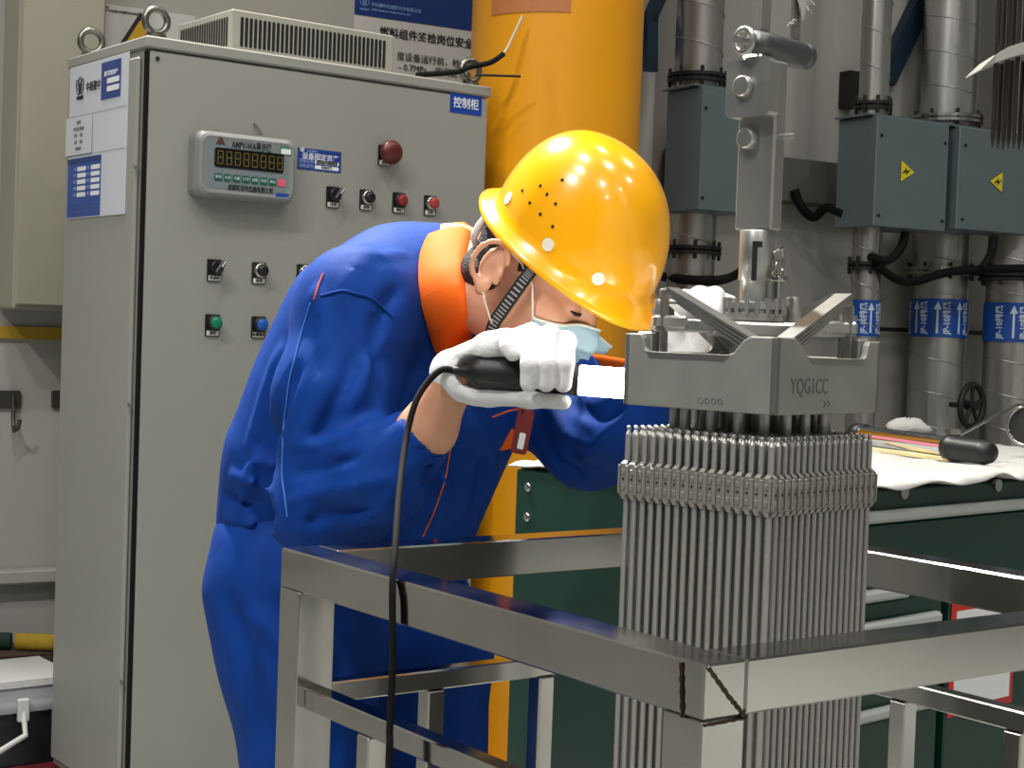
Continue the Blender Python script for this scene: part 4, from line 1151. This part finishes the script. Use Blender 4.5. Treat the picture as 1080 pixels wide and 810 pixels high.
# head frame
YAW, PIT, ROL = radians(28), radians(31), radians(-5)
f0 = Vector((cos(YAW), -sin(YAW), 0)); l0 = Vector((sin(YAW), cos(YAW), 0))
hf = f0 * cos(PIT) - Vector((0, 0, 1)) * sin(PIT); hu = hf.cross(l0)
hl_ = (l0 * cos(ROL) + hu * sin(ROL)).normalized(); hu = hf.cross(hl_).normalized()
hc = at(561, 299, 2.15)
HMx = Matrix(((hf.x, hl_.x, hu.x, hc.x), (hf.y, hl_.y, hu.y, hc.y), (hf.z, hl_.z, hu.z, hc.z), (0, 0, 0, 1)))
HR = np.array([[hf.x, hl_.x, hu.x], [hf.y, hl_.y, hu.y], [hf.z, hl_.z, hu.z]])
hp = lambda x, y, z: HMx @ Vector((x, y, z))
def head_parts(F, ears=True):
    F.ell(hp(-.006, 0, .045), (.096, .076, .088), HR, .01)
    F.ell(hp(.035, 0, -.025), (.060, .063, .085), HR, .03)
    F.ell(hp(.045, 0, -.085), (.045, .050, .034), HR, .02)
    F.ell(hp(.078, 0, -.100), (.020, .022, .018), HR, .02)
    F.cone(hp(.082, -.03, .034), hp(.082, .03, .034), .014, .014, .018)
    F.cone(hp(.092, 0, .022), hp(.114, 0, -.022), .0075, .0125, .012)
    for s_ in (-1, 1):
        F.ell(hp(.106, s_ * .012, -.026), (.011, .008, .008), HR, .006)
        F.ell(hp(.062, s_ * .046, -.014), (.028, .020, .020), HR, .02)
        F.ell(hp(.092, s_ * .033, .012), (.012, .016, .011), HR, .01, 'sub')
        F.ell(hp(.076, s_ * .033, .010), (.0165, .0165, .013), HR, .005)
    F.cone(hp(.094, -.018, -.058), hp(.094, .018, -.058), .006, .006, .006)
    F.cone(hp(.092, -.016, -.068), hp(.092, .016, -.068), .007, .007, .006)
    if ears:
        for s_ in (-1, 1):
            # outer rim, lobe and bowl of the ear
            ec = (-.026, .0)
            P = []
            for k in range(12):
                a_ = radians(20 + 235 * k / 11)
                P.append(hp(ec[0] + .0225 * cos(a_), s_ * (.086 + .010 * max(0, -cos(a_))), ec[1] + .004 + .030 * sin(a_)))
            P.append(hp(ec[0] + .004, s_ * .084, ec[1] - .034))
            F.ell(hp(ec[0], s_ * .080, ec[1] + .002), (.019, .0065, .028), HR, .005)
            F.chain(P, [.0042] * 12 + [.006], .003)
            F.ell(hp(ec[0] + .006, s_ * .083, ec[1] - .030), (.010, .0065, .012), HR, .005)
            F.ell(hp(ec[0] + .004, s_ * .0925, ec[1] - .006), (.0105, .011, .015), HR, .003, 'sub')
            F.ell(hp(ec[0] + .002, s_ * .0915, ec[1] + .016), (.011, .007, .008), HR, .003, 'sub')
            F.cone(hp(ec[0] + .018, s_ * .082, ec[1] - .014), hp(ec[0] + .017, s_ * .083, ec[1] + .0), .0055, .005, .004)
jts = [pv, waist, mid, chest, nb, rS, lS, rE, rWr, lE, lWr, rF, lF, hc + Vector((0, 0, .12)), hc + Vector((.15, -.15, -.1)), hc + Vector((-.05, -.1, 0))]
lo, hi = bounds(jts, .12); lo[2] = .0
B = Field(lo, hi, .0042)
B.chain([pv, waist, mid, chest, upper], [.10, .095, .105, .115, .085], .05, (rt, .72))
B.chain([upper, nb, hp(-.03, 0, -.045)], [.07, .062, .058], .03)
B.cone(upper, rS, .06, .062, .04); B.cone(upper, lS, .06, .062, .04)
B.chain([rS, rE, rC, rWr], [.056, .043, .034, .027], .02); B.chain([lS, lE, lWr], [.056, .043, .027], .02)
rHd = at(530, 385, 1.99); lHd = at(745, 345, 2.11)
B.cone(rWr, rHd, .015, .010, .01); B.cone(lWr, lHd, .022, .016, .01)
B.chain([pv, rH, rK, rF], [.09, .085, .055, .04], .04); B.chain([pv, lH, lK, lF], [.09, .085, .055, .04], .04)
for Ft in (rF, lF): B.cone(Ft + Vector((-.02, 0, -.05)), Ft + fwd * .14 + Vector((0, 0, -.062)), .036, .026, .03)
head_parts(B)
body = B.mesh('body', skin, per, 1)
bvh = BVHTree.FromPolygons([v.co + per.location for v in body.data.vertices], [p.vertices for p in body.data.polygons])

# trousers
TR = Field(*bounds([pv, rH, lH, rK, lK, rF, lF], .2), .006)
TR.chain([at(320, 575, 2.40), at(318, 615, 2.40)], [.122, .132], .05, (rt, .8))
TR.chain([rH, at(318, 690, 2.33), rK, rF + Vector((0, 0, .0))], [.118, .112, .088, .082], .05)
TR.chain([lH, at(445, 690, 2.50), lK, lF], [.115, .108, .088, .082], .03)
for Ft in (rF, lF): TR.cone(Ft, Ft + Vector((0, 0, -.2)), .1, .1, .005, None, 'sub') if False else None
def fold(F, pts, amp, w, push=0.0):
    P = []
    for x, y in pts:
        h_ = F.hit(x, y)
        if h_ is not None: P.append(h_ + (h_ - CAMO).normalized() * push)
    if len(P) > 1: F.ridge(P, amp, w)
for pts, a_, w_ in ((((262, 640), (300, 680), (330, 740)), .010, .016), (((240, 620), (262, 700), (285, 790)), -.010, .018), (((285, 610), (330, 640), (380, 650)), .008, .014),
                    (((300, 700), (318, 760), (322, 809)), .008, .02), (((470, 700), (480, 760), (484, 809)), .008, .018), (((355, 690), (350, 750), (352, 809)), -.012, .02)):
    fold(TR, pts, a_ * 1.6, w_ * .8)
tro = TR.mesh('trousers', blue, per, 2)
# boots
BO = Field(*bounds([rF, lF, rF + fwd * .2, lF + fwd * .2, rF - Vector((0, 0, .1)), lF - Vector((0, 0, .1))], .09), .006)
for Ft in (rF, lF):
    g0 = Vector((Ft.x, Ft.y, .048))
    BO.cone(g0 - fwd * .03, g0 + fwd * .15, .046, .040, .03); BO.cone(Ft + Vector((0, 0, .03)), g0, .05, .05, .03)
boots = BO.mesh('boots', mat('boot_black', (22, 22, 24), .5), per, 2)

# jacket
J = Field(*bounds([pv, waist, mid, chest, nb, rS, lS, rE, rC, lE, lWr], .2), .0055)
J.chain([at(322, 556, 2.41), at(330, 530, 2.41), at(346, 485, 2.40), at(382, 415, 2.39), at(415, 350, 2.375), at(440, 318, 2.365)],
        [.112, .112, .128, .138, .138, .108], .05, (rt, .76))
J.cone(at(450, 545, 2.36), at(480, 430, 2.33), .075, .10, .06, (rt, .8))      # front of the jacket hanging forward
J.cone(at(440, 310, 2.365), at(478, 290, 2.345), .10, .068, .04)
J.cone(at(432, 318, 2.34), rS, .088, .082, .05); J.cone(at(470, 322, 2.40), lS, .09, .08, .05)
J.chain([rS, at(352, 420, 2.16), rE], [.082, .079, .071], .03)
J.chain([rE, at(400, 500, 2.07), at(445, 459, 2.035)], [.070, .062, .043], .03)
J.cone(at(456, 450, 2.027), rWr, .038, .036, .004, None, 'sub')
J.chain([lS, at(575, 410, 2.44), lE], [.088, .082, .072], .04)
J.chain([lE, at(668, 440, 2.25), lWr], [.072, .064, .046], .03)
FOLDS = [
 # upper arm and shoulder
 (((395, 262), (375, 285), (352, 330)), .007, .014), (((420, 300), (400, 330), (392, 380), (398, 430)), -.009, .013),
 (((330, 300), (345, 330), (340, 380)), .006, .015), (((345, 262), (365, 268), (400, 272), (430, 268)), .005, .01),
 (((405, 345), (385, 400), (360, 440)), .008, .014), (((378, 360), (360, 420), (330, 470)), -.008, .013), (((345, 390), (330, 440), (306, 480)), .008, .013),
 # elbow creases
 (((310, 470), (345, 470), (385, 455), (420, 430)), .009, .011), (((305, 500), (340, 495), (385, 480)), -.009, .010),
 (((302, 530), (335, 520), (380, 512), (420, 500)), .009, .010), (((310, 555), (350, 540), (400, 530)), -.008, .009),
 (((400, 450), (430, 430), (452, 420)), -.008, .010), (((400, 540), (420, 510), (440, 480)), .007, .010), (((360, 565), (395, 545), (430, 520)), .007, .010),
 (((335, 505), (322, 540), (318, 570)), .007, .010),
 # back and waist
 (((300, 360), (280, 420), (262, 480)), .010, .016), (((318, 380), (296, 440), (280, 500)), -.010, .015), (((285, 430), (262, 500), (248, 560)), .008, .013),
 (((240, 500), (262, 508), (290, 520)), .012, .011), (((236, 522), (262, 532), (296, 545)), -.010, .010), (((236, 545), (262, 552), (296, 568)), .010, .010),
 (((262, 470), (285, 490), (300, 510)), .008, .01),
 # chest and hanging front
 (((440, 400), (452, 440), (448, 500), (440, 560)), -.010, .012), (((475, 470), (468, 510), (455, 560)), .010, .012), (((510, 470), (505, 520), (492, 570)), -.009, .013),
 (((500, 440), (520, 480), (520, 520)), .008, .013), (((415, 560), (440, 540), (470, 530)), .007, .012),
 # far sleeve
 (((575, 430), (600, 460), (640, 475)), .009, .013), (((600, 425), (630, 440), (660, 430)), -.009, .012), (((610, 490), (640, 460), (670, 430)), .009, .012),
 (((570, 455), (590, 490), (620, 500)), -.008, .012)]
for pts, a_, w_ in FOLDS: fold(J, pts, a_ * 1.75, w_ * .72)
jac = J.mesh('jacket', blue, per, 2)
jb = BVHTree.FromPolygons([v.co + per.location for v in jac.data.vertices], [p.vertices for p in jac.data.polygons])
def on_jacket(px, py, lift=.0015):
    d = ray(px, py); h_ = jb.ray_cast(CAMO, d)
    if h_[0] is None: return at(px, py, 2.3)
    return h_[0] - d * lift
def piping(pts, name, m, r=.0012):
    P = []
    for i in range(len(pts) - 1):
        for k in range(6):
            t = k / 6; P.append(on_jacket(pts[i][0] + (pts[i + 1][0] - pts[i][0]) * t, pts[i][1] + (pts[i + 1][1] - pts[i][1]) * t))
    P.append(on_jacket(*pts[-1]))
    Q = [P[0]] + [(P[i - 1] + P[i] * 2 + P[i + 1]) / 4 for i in range(1, len(P) - 1)] + [P[-1]]
    return MB().tube(Q, r, 6).build(name, m, jac if False else per, True)
pip = mat('piping_orange', (214, 92, 40), .6)
seamm = mat('seam_blue', (60, 110, 190), .7)
piping([(476, 468), (470, 505), (458, 540), (446, 566)], 'front_piping', pip)
piping([(341, 288), (336, 300), (331, 316)], 'shoulder_piping', pip)
piping([(338, 312), (362, 306), (392, 314), (415, 334)], 'yoke_seam', blue, .0022)
piping([(327, 320), (318, 350), (305, 400), (299, 450), (297, 500), (303, 545)], 'sleeve_seam', seamm, .0012)
# pocket flap with orange trim
fl_ = [(513, 459), (541, 452), (545, 463), (543, 472), (514, 479)]
P = [on_jacket(x, y, .004) for x, y in fl_]
yy = sum(p_.y for p_ in P) / len(P)
P = [at(x, y, yy - .004) for x, y in fl_]
n_ = Vector((0, -1, 0)); MBp = MB()
vs = P + [p_ + Vector((0, .006, 0)) for p_ in P]; k = len(P)
MBp.add(vs, [list(range(k)), list(range(k, 2 * k))[::-1]] + [(i, i + k, (i + 1) % k + k, (i + 1) % k) for i in range(k)])
MBp.build('pocket_flap', orange, per, True)
# orange collar: folded strip lying round the neck, mirrored on his far side
CR = (((470, 238), (494, 238), 2.43), ((452, 246), (496, 243), None), ((443, 268), (493, 258), None), ((442, 295), (490, 282), None), ((446, 325), (490, 308), None), ((455, 358), (494, 338), None), ((464, 380), (500, 362), None), ((473, 395), (505, 388), None))
bb = lambda px, py: (bvh.ray_cast(CAMO, ray(px, py))[0] or at(px, py, 2.3))
rows = []
for (o_, i_, Y_) in CR:
    if Y_: P0, P1 = at(*o_, Y_), at(*i_, Y_ - .03)
    else:
        P0 = on_jacket(*o_, .006); P1 = at(*i_, min(on_jacket(*i_, .010).y, bb(*i_).y - .006, P0.y + .02))
    d_ = ray(*i_)
    mid1 = P0.lerp(P1, .45) - d_ * .010 + Vector((0, 0, .004)); mid2 = P0.lerp(P1, .8) - d_ * .008 + Vector((0, 0, .004))
    rows.append([P0, P0 - d_ * .004, mid1, mid2, P1, P1 + d_ * .03 + Vector((0, 0, -.004))])
dn = []
for i in range(len(rows) - 1):
    for k in range(5): dn.append([a_.lerp(b_, k / 5) for a_, b_ in zip(rows[i], rows[i + 1])])
dn.append(rows[-1])
for _ in range(3): dn = [dn[0]] + [[(a_ + b_ * 2 + c_) / 4 for a_, b_, c_ in zip(dn[i - 1], dn[i], dn[i + 1])] for i in range(1, len(dn) - 1)] + [dn[-1]]
mir = lambda p_: p_ - rt * (2 * (p_ - nb).dot(rt))
for far in (False, True):
    rws = [[mir(p_) for p_ in r_][::-1] for r_ in dn[10:]] if far else dn
    o = MB().rings(rws, False, False, True).build('collar', orange, per, True)
    sm = o.modifiers.new('thickness', 'SOLIDIFY'); sm.thickness = .003; sm.offset = 0

# ------------------------------------------------------------------ helmet
yel = mat('helmet_yellow', (244, 170, 3), .22, 0, .02, 6, coat=.6, spec=.6)
HO = Vector((0, 0, 0)); HEAD = HMx
y2, p2_ = radians(41), radians(34); g0 = Vector((cos(y2), -sin(y2), 0)); g1 = Vector((sin(y2), cos(y2), 0))
gf = g0 * cos(p2_) - Vector((0, 0, 1)) * sin(p2_); gu = gf.cross(g1); gc = at(606, 256, 2.15)
HMx = Matrix(((gf.x, g1.x, gu.x, gc.x), (gf.y, g1.y, gu.y, gc.y), (gf.z, g1.z, gu.z, gc.z), (0, 0, 0, 1)))
def hel(th, ph, k=1.0, dz=0.0):
    a, b, h = .130, .107, .147
    fx_ = cos(th); s_ = abs(cos(ph)) ** .86
    x = a * fx_ * s_ * (1.04 if fx_ > 0 else 1.0); y = b * sin(th) * s_; z = h * sin(ph) ** .95 if ph > 0 else 0
    x -= .010 * sin(ph)
    return Vector((x * k, y * k, z + dz))
NT, NP = 64, 22
R = []
for j in range(NP, -1, -1):
    ph = (pi / 2) * j / NP * .995
    R.append([HMx @ (HO + hel(2 * pi * i / NT, ph)) for i in range(NT)])
# brim: flares, with a visor in front and a short lip behind
for e_, dz, bk in ((.006, -.006, 0), (.012, -.014, 0), (.016, -.017, 0), (.015, -.021, 0), (.006, -.019, 0), (-.004, -.012, 0)):
    row = []
    for i in range(NT):
        th = 2 * pi * i / NT; v_ = hel(th, 0)
        front_ = max(0, cos(th)) ** 2.2; back_ = max(0, -cos(th)) ** 3
        ex_ = e_ * (1 + .86 * front_ + .6 * back_) if e_ > 0 else e_
        dirv = Vector((v_.x, v_.y * 1.2, 0)).normalized()
        row.append(HMx @ (HO + v_ + dirv * ex_ + Vector((0, 0, dz * (1 + .5 * front_) + .006 * back_))))
    R.append(row)
for j in range(0, NP, 3):                       # inner face
    ph = (pi / 2) * j / NP
    R.append([HMx @ (HO + hel(2 * pi * i / NT, ph, .965, -.004)) for i in range(NT)])
R.append([HMx @ (HO + hel(2 * pi * i / NT, pi / 2 * .99, .965, -.006)) for i in range(NT)])
hm_ = MB().rings(R, True, True, True)
helm = hm_.build('helmet', yel, per, True)
hbv = BVHTree.FromPolygons([v.co + per.location for v in helm.data.vertices], [p.vertices for p in helm.data.polygons])
def on_helmet(px, py):
    d = ray(px, py); return hbv.ray_cast(CAMO, d)[:2]
rivm = mat('rivet_white', (226, 222, 205), .4)
for (px, py) in ((536, 209), (578, 258), (631, 294)):
    p_, n_ = on_helmet(px, py)
    if p_ is None: continue
    Mr = Matrix.Translation(p_) @ n_.to_track_quat('Z', 'Y').to_matrix().to_4x4()
    MB().lathe([(.0086, -.001), (.0086, .0012), (.007, .0022), (.0015, .0025)], 16, Mr).build('rivet', rivm, helm, True)
for (px, py) in ((551, 201), (570, 196), (593, 190), (559, 214), (577, 205), (586, 215), (570, 226), (583, 239)):
    p_, n_ = on_helmet(px, py)
    if p_ is None: continue
    Mr = Matrix.Translation(p_) @ n_.to_track_quat('Z', 'Y').to_matrix().to_4x4()
    MB().lathe([(.0022, -.001), (.0022, .0004)], 10, Mr).build('vent_hole', slot_m, helm, True)
HMx = HEAD
# white harness loop showing under the back of the helmet
cb0 = [hp(-.084 + .02 * (1 - cos(t * pi / 10)) * .2, y_, z_) for t, y_, z_ in ((0, -.055, .05), (1, -.06, .03), (2, -.055, .012), (3, -.04, .004), (4, -.01, .004), (5, .03, .008), (6, .05, .02), (7, .055, .05))]
MB().tube(cb0, .005, 8).build('harness', mat('harness_white', (222, 222, 218), .4), helm, True)
# chin strap: a flat woven band with pale ribs
band = mat('strap_black', (20, 20, 22), .7); rib = mat('strap_grey', (150, 150, 152), .6)
sp_ = [hp(.029, -.086, .030), hp(.027, -.086, .012), hp(.022, -.081, -.03), hp(.018, -.076, -.06), hp(.020, -.062, -.092), hp(.034, -.035, -.118), hp(.038, 0, -.126), hp(.034, .035, -.118), hp(.020, .062, -.092), hp(.022, .081, -.03), hp(.030, .092, .045)]
def strip(pts, w, th, nrm):
    R = []
    for i, p_ in enumerate(pts):
        t_ = (pts[min(i + 1, len(pts) - 1)] - pts[max(i - 1, 0)]).normalized(); n_ = (p_ - nrm); n_ = (n_ - t_ * n_.dot(t_)).normalized(); u_ = t_.cross(n_)
        R.append([p_ + u_ * w * a_ + n_ * th * b_ for a_, b_ in ((-1, -1), (1, -1), (1, 1), (-1, 1))])
    return MB().rings(R, True, True, False)
ctr = hp(.01, 0, -.02)
dense = []
for i in range(len(sp_) - 1):
    for k in range(6): dense.append(sp_[i].lerp(sp_[i + 1], k / 6))
dense.append(sp_[-1])
dense = [dense[0]] + [(dense[i - 1] + dense[i] + dense[i + 1]) / 3 for i in range(1, len(dense) - 1)] + [dense[-1]]
cst = strip(dense, .0088, .0008, ctr).build('chin_strap', band, per, True)
rb = MB()
for i in range(1, 30):
    a_, b_ = dense[i], dense[i + 1]
    m_ = (a_ + b_) / 2
    for t_ in (.5,):
        q0 = a_.lerp(b_, t_ - .2); q1 = a_.lerp(b_, t_ + .2)
        n_ = (m_ - ctr); tt = (b_ - a_).normalized(); n_ = (n_ - tt * n_.dot(tt)).normalized(); u_ = tt.cross(n_)
        rb.add([q0 + u_ * .0055 + n_ * .0012, q1 + u_ * .0055 + n_ * .0012, q1 - u_ * .0055 + n_ * .0012, q0 - u_ * .0055 + n_ * .0012], [(0, 1, 2, 3)])
rb.build('woven_rib', rib, cst, True, kind='stuff')

# hair: short black cap of hair at the back and sides
HA = Field(*bounds([hp(-.12, 0, 0), hp(.05, 0, .1), hp(-.02, .1, 0), hp(-.02, -.1, 0), hp(-.05, 0, -.07)], .05), .003)
HA.ell(hp(-.006, 0, .045), (.0970, .0775, .0895), HR, .004)
HA.ell(hp(-.042, 0, -.02), (.060, .064, .042), HR, .02)
HA.ell(hp(.075, 0, -.03), (.100, .12, .080), HR, .004, 'sub')
HA.ell(hp(-.020, -.09, -.008), (.032, .03, .056), HR, .004, 'sub'); HA.ell(hp(-.020, .09, -.008), (.030, .03, .044), HR, .004, 'sub')
HA.ell(hp(-.002, -.08, -.038), (.028, .03, .030), HR, .004, 'sub')
HA.mesh('hair', mat('hair_black', (24, 20, 18), .6, 0, .3, 120, 1.0, 300), per, 1)
# eyes with lashes, brow
eyew = mat('eye_white', (215, 205, 195), .3); dark = mat('lash_black', (18, 14, 12), .6)
for s_ in (-1, 1):
    MB().tube([hp(.0935, s_ * .020, .0075), hp(.0945, s_ * .027, .0060), hp(.0925, s_ * .035, .0055), hp(.0875, s_ * .043, .0070)], [.0014, .0024, .0026, .0014], 6).build('eyelashes', dark, per, True)
    MB().tube([hp(.098, s_ * .014, .034), hp(.0985, s_ * .024, .038), hp(.094, s_ * .036, .039), hp(.086, s_ * .046, .034)], [.002, .0032, .003, .0015], 6).build('eyebrow', dark, per, True)

# face mask
NU, NV = 36, 20
G_ = np.zeros((NV + 1, NU + 1, 3))
for j in range(NV + 1):
    for i in range(NU + 1):
        u = -1 + 2 * i / NU; v_ = j / NV
        a_ = u * radians(60 if u < 0 else 38); wz = -.004 - .090 * v_ - .022 * abs(u) ** 1.5 * (1 - v_) + .022 * abs(u) ** 1.5 * v_
        if v_ < .01: wz += .006 * (1 - abs(u)) ** 2
        o_ = hp(.02 + .25 * cos(a_), .25 * sin(a_), wz); d_ = (hp(.02, 0, wz) - o_).normalized()
        h_ = bvh.ray_cast(o_, d_)
        L_ = HMx.inverted() @ (h_[0] if h_[0] is not None else hp(.08, 0, wz))
        rad_ = min(sqrt((L_.x - .02) ** 2 + L_.y ** 2), (.112 if abs(a_) < .5 else .098) if wz > -.05 else .088)
        G_[j, i] = (a_, rad_, wz)
rr_ = G_[:, :, 1].copy()
for _ in range(10):
    q = rr_.copy(); q[1:-1, 1:-1] = (rr_[:-2, 1:-1] + rr_[2:, 1:-1] + rr_[1:-1, :-2] + rr_[1:-1, 2:]) / 4
    q[0, 1:-1] = (rr_[0, :-2] + rr_[0, 1:-1] + rr_[0, 2:]) / 3; q[-1, 1:-1] = (rr_[-1, :-2] + rr_[-1, 1:-1] + rr_[-1, 2:]) / 3
    rr_ = np.maximum(q, G_[:, :, 1])
R = []
for j in range(NV + 1):
    pl_ = .0012 * abs(sin(j * pi / 4))
    R.append([hp(.02 + (rr_[j, i] + .005 + pl_ - (.003 if i in (0, NU) else 0)) * cos(G_[j, i, 0]), (rr_[j, i] + .005 + pl_) * sin(G_[j, i, 0]), G_[j, i, 2]) for i in range(NU + 1)])
mask = MB().rings(R, False, False, True).build('face_mask', mat('mask_blue', (172, 206, 222), .8, 0, .03, 40, .2, 200), per, True)
sm = mask.modifiers.new('thickness', 'SOLIDIFY'); sm.thickness = .002; sm.offset = 1
wl = mat('loop_white', (228, 228, 226), .7)
R0 = R
for s_, i in ((-1, 0),):
    MB().tube([R0[0][i], hp(.038, s_ * .079, .010), hp(.01, s_ * .084, .026), hp(-.008, s_ * .088, .030)], .0013, 6).build('ear_loop', wl, mask, True)
    MB().tube([R0[NV][i], hp(.012, s_ * .077, -.06), hp(-.008, s_ * .083, -.042), hp(-.014, s_ * .087, -.034)], .0013, 6).build('ear_loop', wl, mask, True)
MB().tube([R0[0][i] + hf * .001 for i in range(0, NU + 1)], .0022, 6).build('nose_edge', mat('mask_edge', (220, 226, 214), .7), mask, True)

# ------------------------------------------------------------------ gloves
def A(px, py, Y): return at(px, py, Y)
YH = 1.945
G = Field(*bounds([A(462, 360, 2.02), A(612, 440, 1.9), A(530, 340, 2.03)], .03), .0019)
rg = Vector((0, 1, 0))
# palm behind the handle
G.chain([A(481, 392, 1.985), A(505, 384, 1.988), A(540, 374, 1.985), A(566, 370, 1.982)], [.027, .029, .029, .026], .012, (rg, 1.45))
G.cone(A(478, 393, 1.985), A(488, 389, 1.985), .030, .028, .006, (rg, 1.25))
fing = (  # knuckle, over the top, front, tip
 ((592, 361, 1.972), (597, 360, 1.940), (596, 384, 1.912), (594, 405, 1.917), .0112),
 ((573, 357, 1.975), (580, 354, 1.938), (577, 384, 1.906), (576, 404, 1.912), .0118),
 ((553, 355, 1.977), (560, 352, 1.938), (559, 384, 1.905), (558, 404, 1.912), .0118),
 ((530, 358, 1.975), (536, 358, 1.942), (537, 366, 1.925), (541, 372, 1.921), .0112))
for k1, k2, k3, k4, r_ in fing:
    G.cone(A(k1[0] - 14, k1[1] + 10, 1.985), A(*k1), r_ * 1.25, r_ * 1.15, .008)
    G.chain([A(*k1), A(*k2), A(*k3), A(*k4)], [r_ * 1.15, r_ * 1.12, r_, r_ * .95], .0035)
# thumb below, pointing right
G.chain([A(488, 405, 1.978), A(515, 414, 1.965), A(560, 419, 1.948), A(594, 424, 1.938)], [.022, .0165, .0125, .0098], .010)
G.cone(A(484, 398, 1.98), A(500, 412, 1.972), .024, .017, .010)
G.chain([A(492, 378, 1.968), A(515, 366, 1.958), A(545, 362, 1.955)], [.0165, .0165, .015], .012)
# handle volume is kept free
YL0, YL1 = 1.956, 1.945
hA, hB = A(482, 391, YL0), A(600, 400, YL1)
G.cone(A(498, 392, YL0 - .001), A(600, 400, YL1), .0205, .0200, .002, None, 'sub')
for pts, a_, w_ in ((((505, 365), (520, 352), (545, 350)), -.0022, .004), (((516, 370), (517, 356), (520, 348)), .0016, .003), (((560, 352), (570, 362), (569, 385)), -.001, .003),
                    (((480, 405), (492, 412), (505, 415)), -.002, .004), (((530, 414), (560, 412), (585, 414)), .0012, .003), (((476, 380), (490, 376), (505, 372)), -.0015, .004)):
    fold(G, pts, a_, w_)
G.mesh('glove', glove_m, per, 1)
G2 = Field(*bounds([A(700, 300, 2.16), A(790, 410, 2.05)], .06), .0024)
G2.chain([lWr, A(728, 362, 2.135), A(742, 336, 2.125)], [.031, .034, .032], .012)
for k1, k2, k3 in (((726, 326, 2.12), (722, 316, 2.085), (720, 332, 2.055)), ((741, 320, 2.12), (738, 312, 2.085), (736, 330, 2.05)), ((756, 318, 2.12), (754, 313, 2.085), (752, 330, 2.05)), ((768, 324, 2.12), (768, 322, 2.09), (767, 336, 2.06))):
    G2.cone(A(744, 345, 2.128), A(*k1), .02, .0145, .01); G2.chain([A(*k1), A(*k2), A(*k3)], [.0142, .013, .011], .005)
G2.chain([A(722, 362, 2.125), A(708, 350, 2.10), A(704, 342, 2.07)], [.02, .014, .011], .008)
G2.mesh('glove', glove_m, per, 1)

# ------------------------------------------------------------------ inspection lamp in his hand
lamp = thing('inspection_lamp', 'black handled inspection lamp with glowing white tube held in gloved hand', 'lamp', hA)
ax = (hB - hA).normalized(); LL = (hB - hA).length
Ml = Matrix.Translation(hA) @ ax.to_track_quat('Z', 'Y').to_matrix().to_4x4()
MB().lathe([(.0035, -.006), (.0050, -.004), (.0085, .012), (.0125, .017), (.0190, .024), (.0204, .032), (.0202, .06), (.0192, LL - .006), (.0180, LL)], 26, Ml).build('handle', mat('lamp_black', (17, 18, 20), .5, 0, .1, 40, .15, 200), lamp, True)
MB().lathe([(.0185, LL), (.0196, LL + .002), (.0196, LL + .010), (.0185, LL + .012)], 26, Ml).build('collar', black_plastic, lamp, True)
MB().lathe([(.006, LL + .0122), (.0184, LL + .013), (.0188, LL + .016), (.0188, LL + .126), (.014, LL + .132), (.004, LL + .134)], 26, Ml).build('light_tube', mat('lamp_glow', (255, 255, 255), .5, 0, 0, emit=((255, 250, 240), 14)), lamp, True)
cpts = [hA - ax * .004, A(466, 390, 1.955), A(452, 402, 1.95), A(438, 425, 1.935), A(428, 465, 1.91), A(421, 520, 1.83), A(417, 575, 1.755), A(414, 620, 1.722), A(414, 700, 1.715), A(411, 770, 1.71), A(410, 830, 1.705)]
cpts.append(Vector((cpts[-1].x, cpts[-1].y, .35))); cpts.append(Vector((cpts[-1].x - .1, cpts[-1].y - .1, .02)))
cable(cpts, .0042, 'thin black lamp cable hanging down across the steel stand', rubber, 'lamp_cable')
# red badge hanging from the chest
bg0 = A(553, 428, 2.03)
bd_ = thing('badge_holder', 'dark red badge holder hanging below the gloved hand', 'badge', bg0)
Mb = frame_m(A(551, 455, 2.03), (.96, -.2, .12), (-.1, 0, 1))
Mb = Matrix.Translation(A(551, 455, 2.03)) @ Matrix.Rotation(.16, 4, 'Y') @ Matrix.Rotation(pi / 2, 4, 'X')
rb_ = MB().prism(rrect(.021, .058, .004), Mb, .006).build('case', mat('badge_red', (112, 26, 28), .35, coat=.4), bd_, True)
MB().prism(rrect(.008, .021, .001, 1), Mb @ Matrix.Translation((.001, -.012, .0062)), .0006).build('white_label', white_print, rb_, True)
MB().tube([A(553, 427, 2.03), A(556, 434, 2.025), A(550, 436, 2.025), A(558, 424, 2.02), A(547, 429, 2.02), A(555, 420, 2.03)], .0016, 6).build('clip', chrome, bd_, True)
MB().tube([A(553, 430, 2.03), A(535, 434, 2.05), A(520, 440, 2.1)], .0012, 6).build('cord', pip, bd_, True)
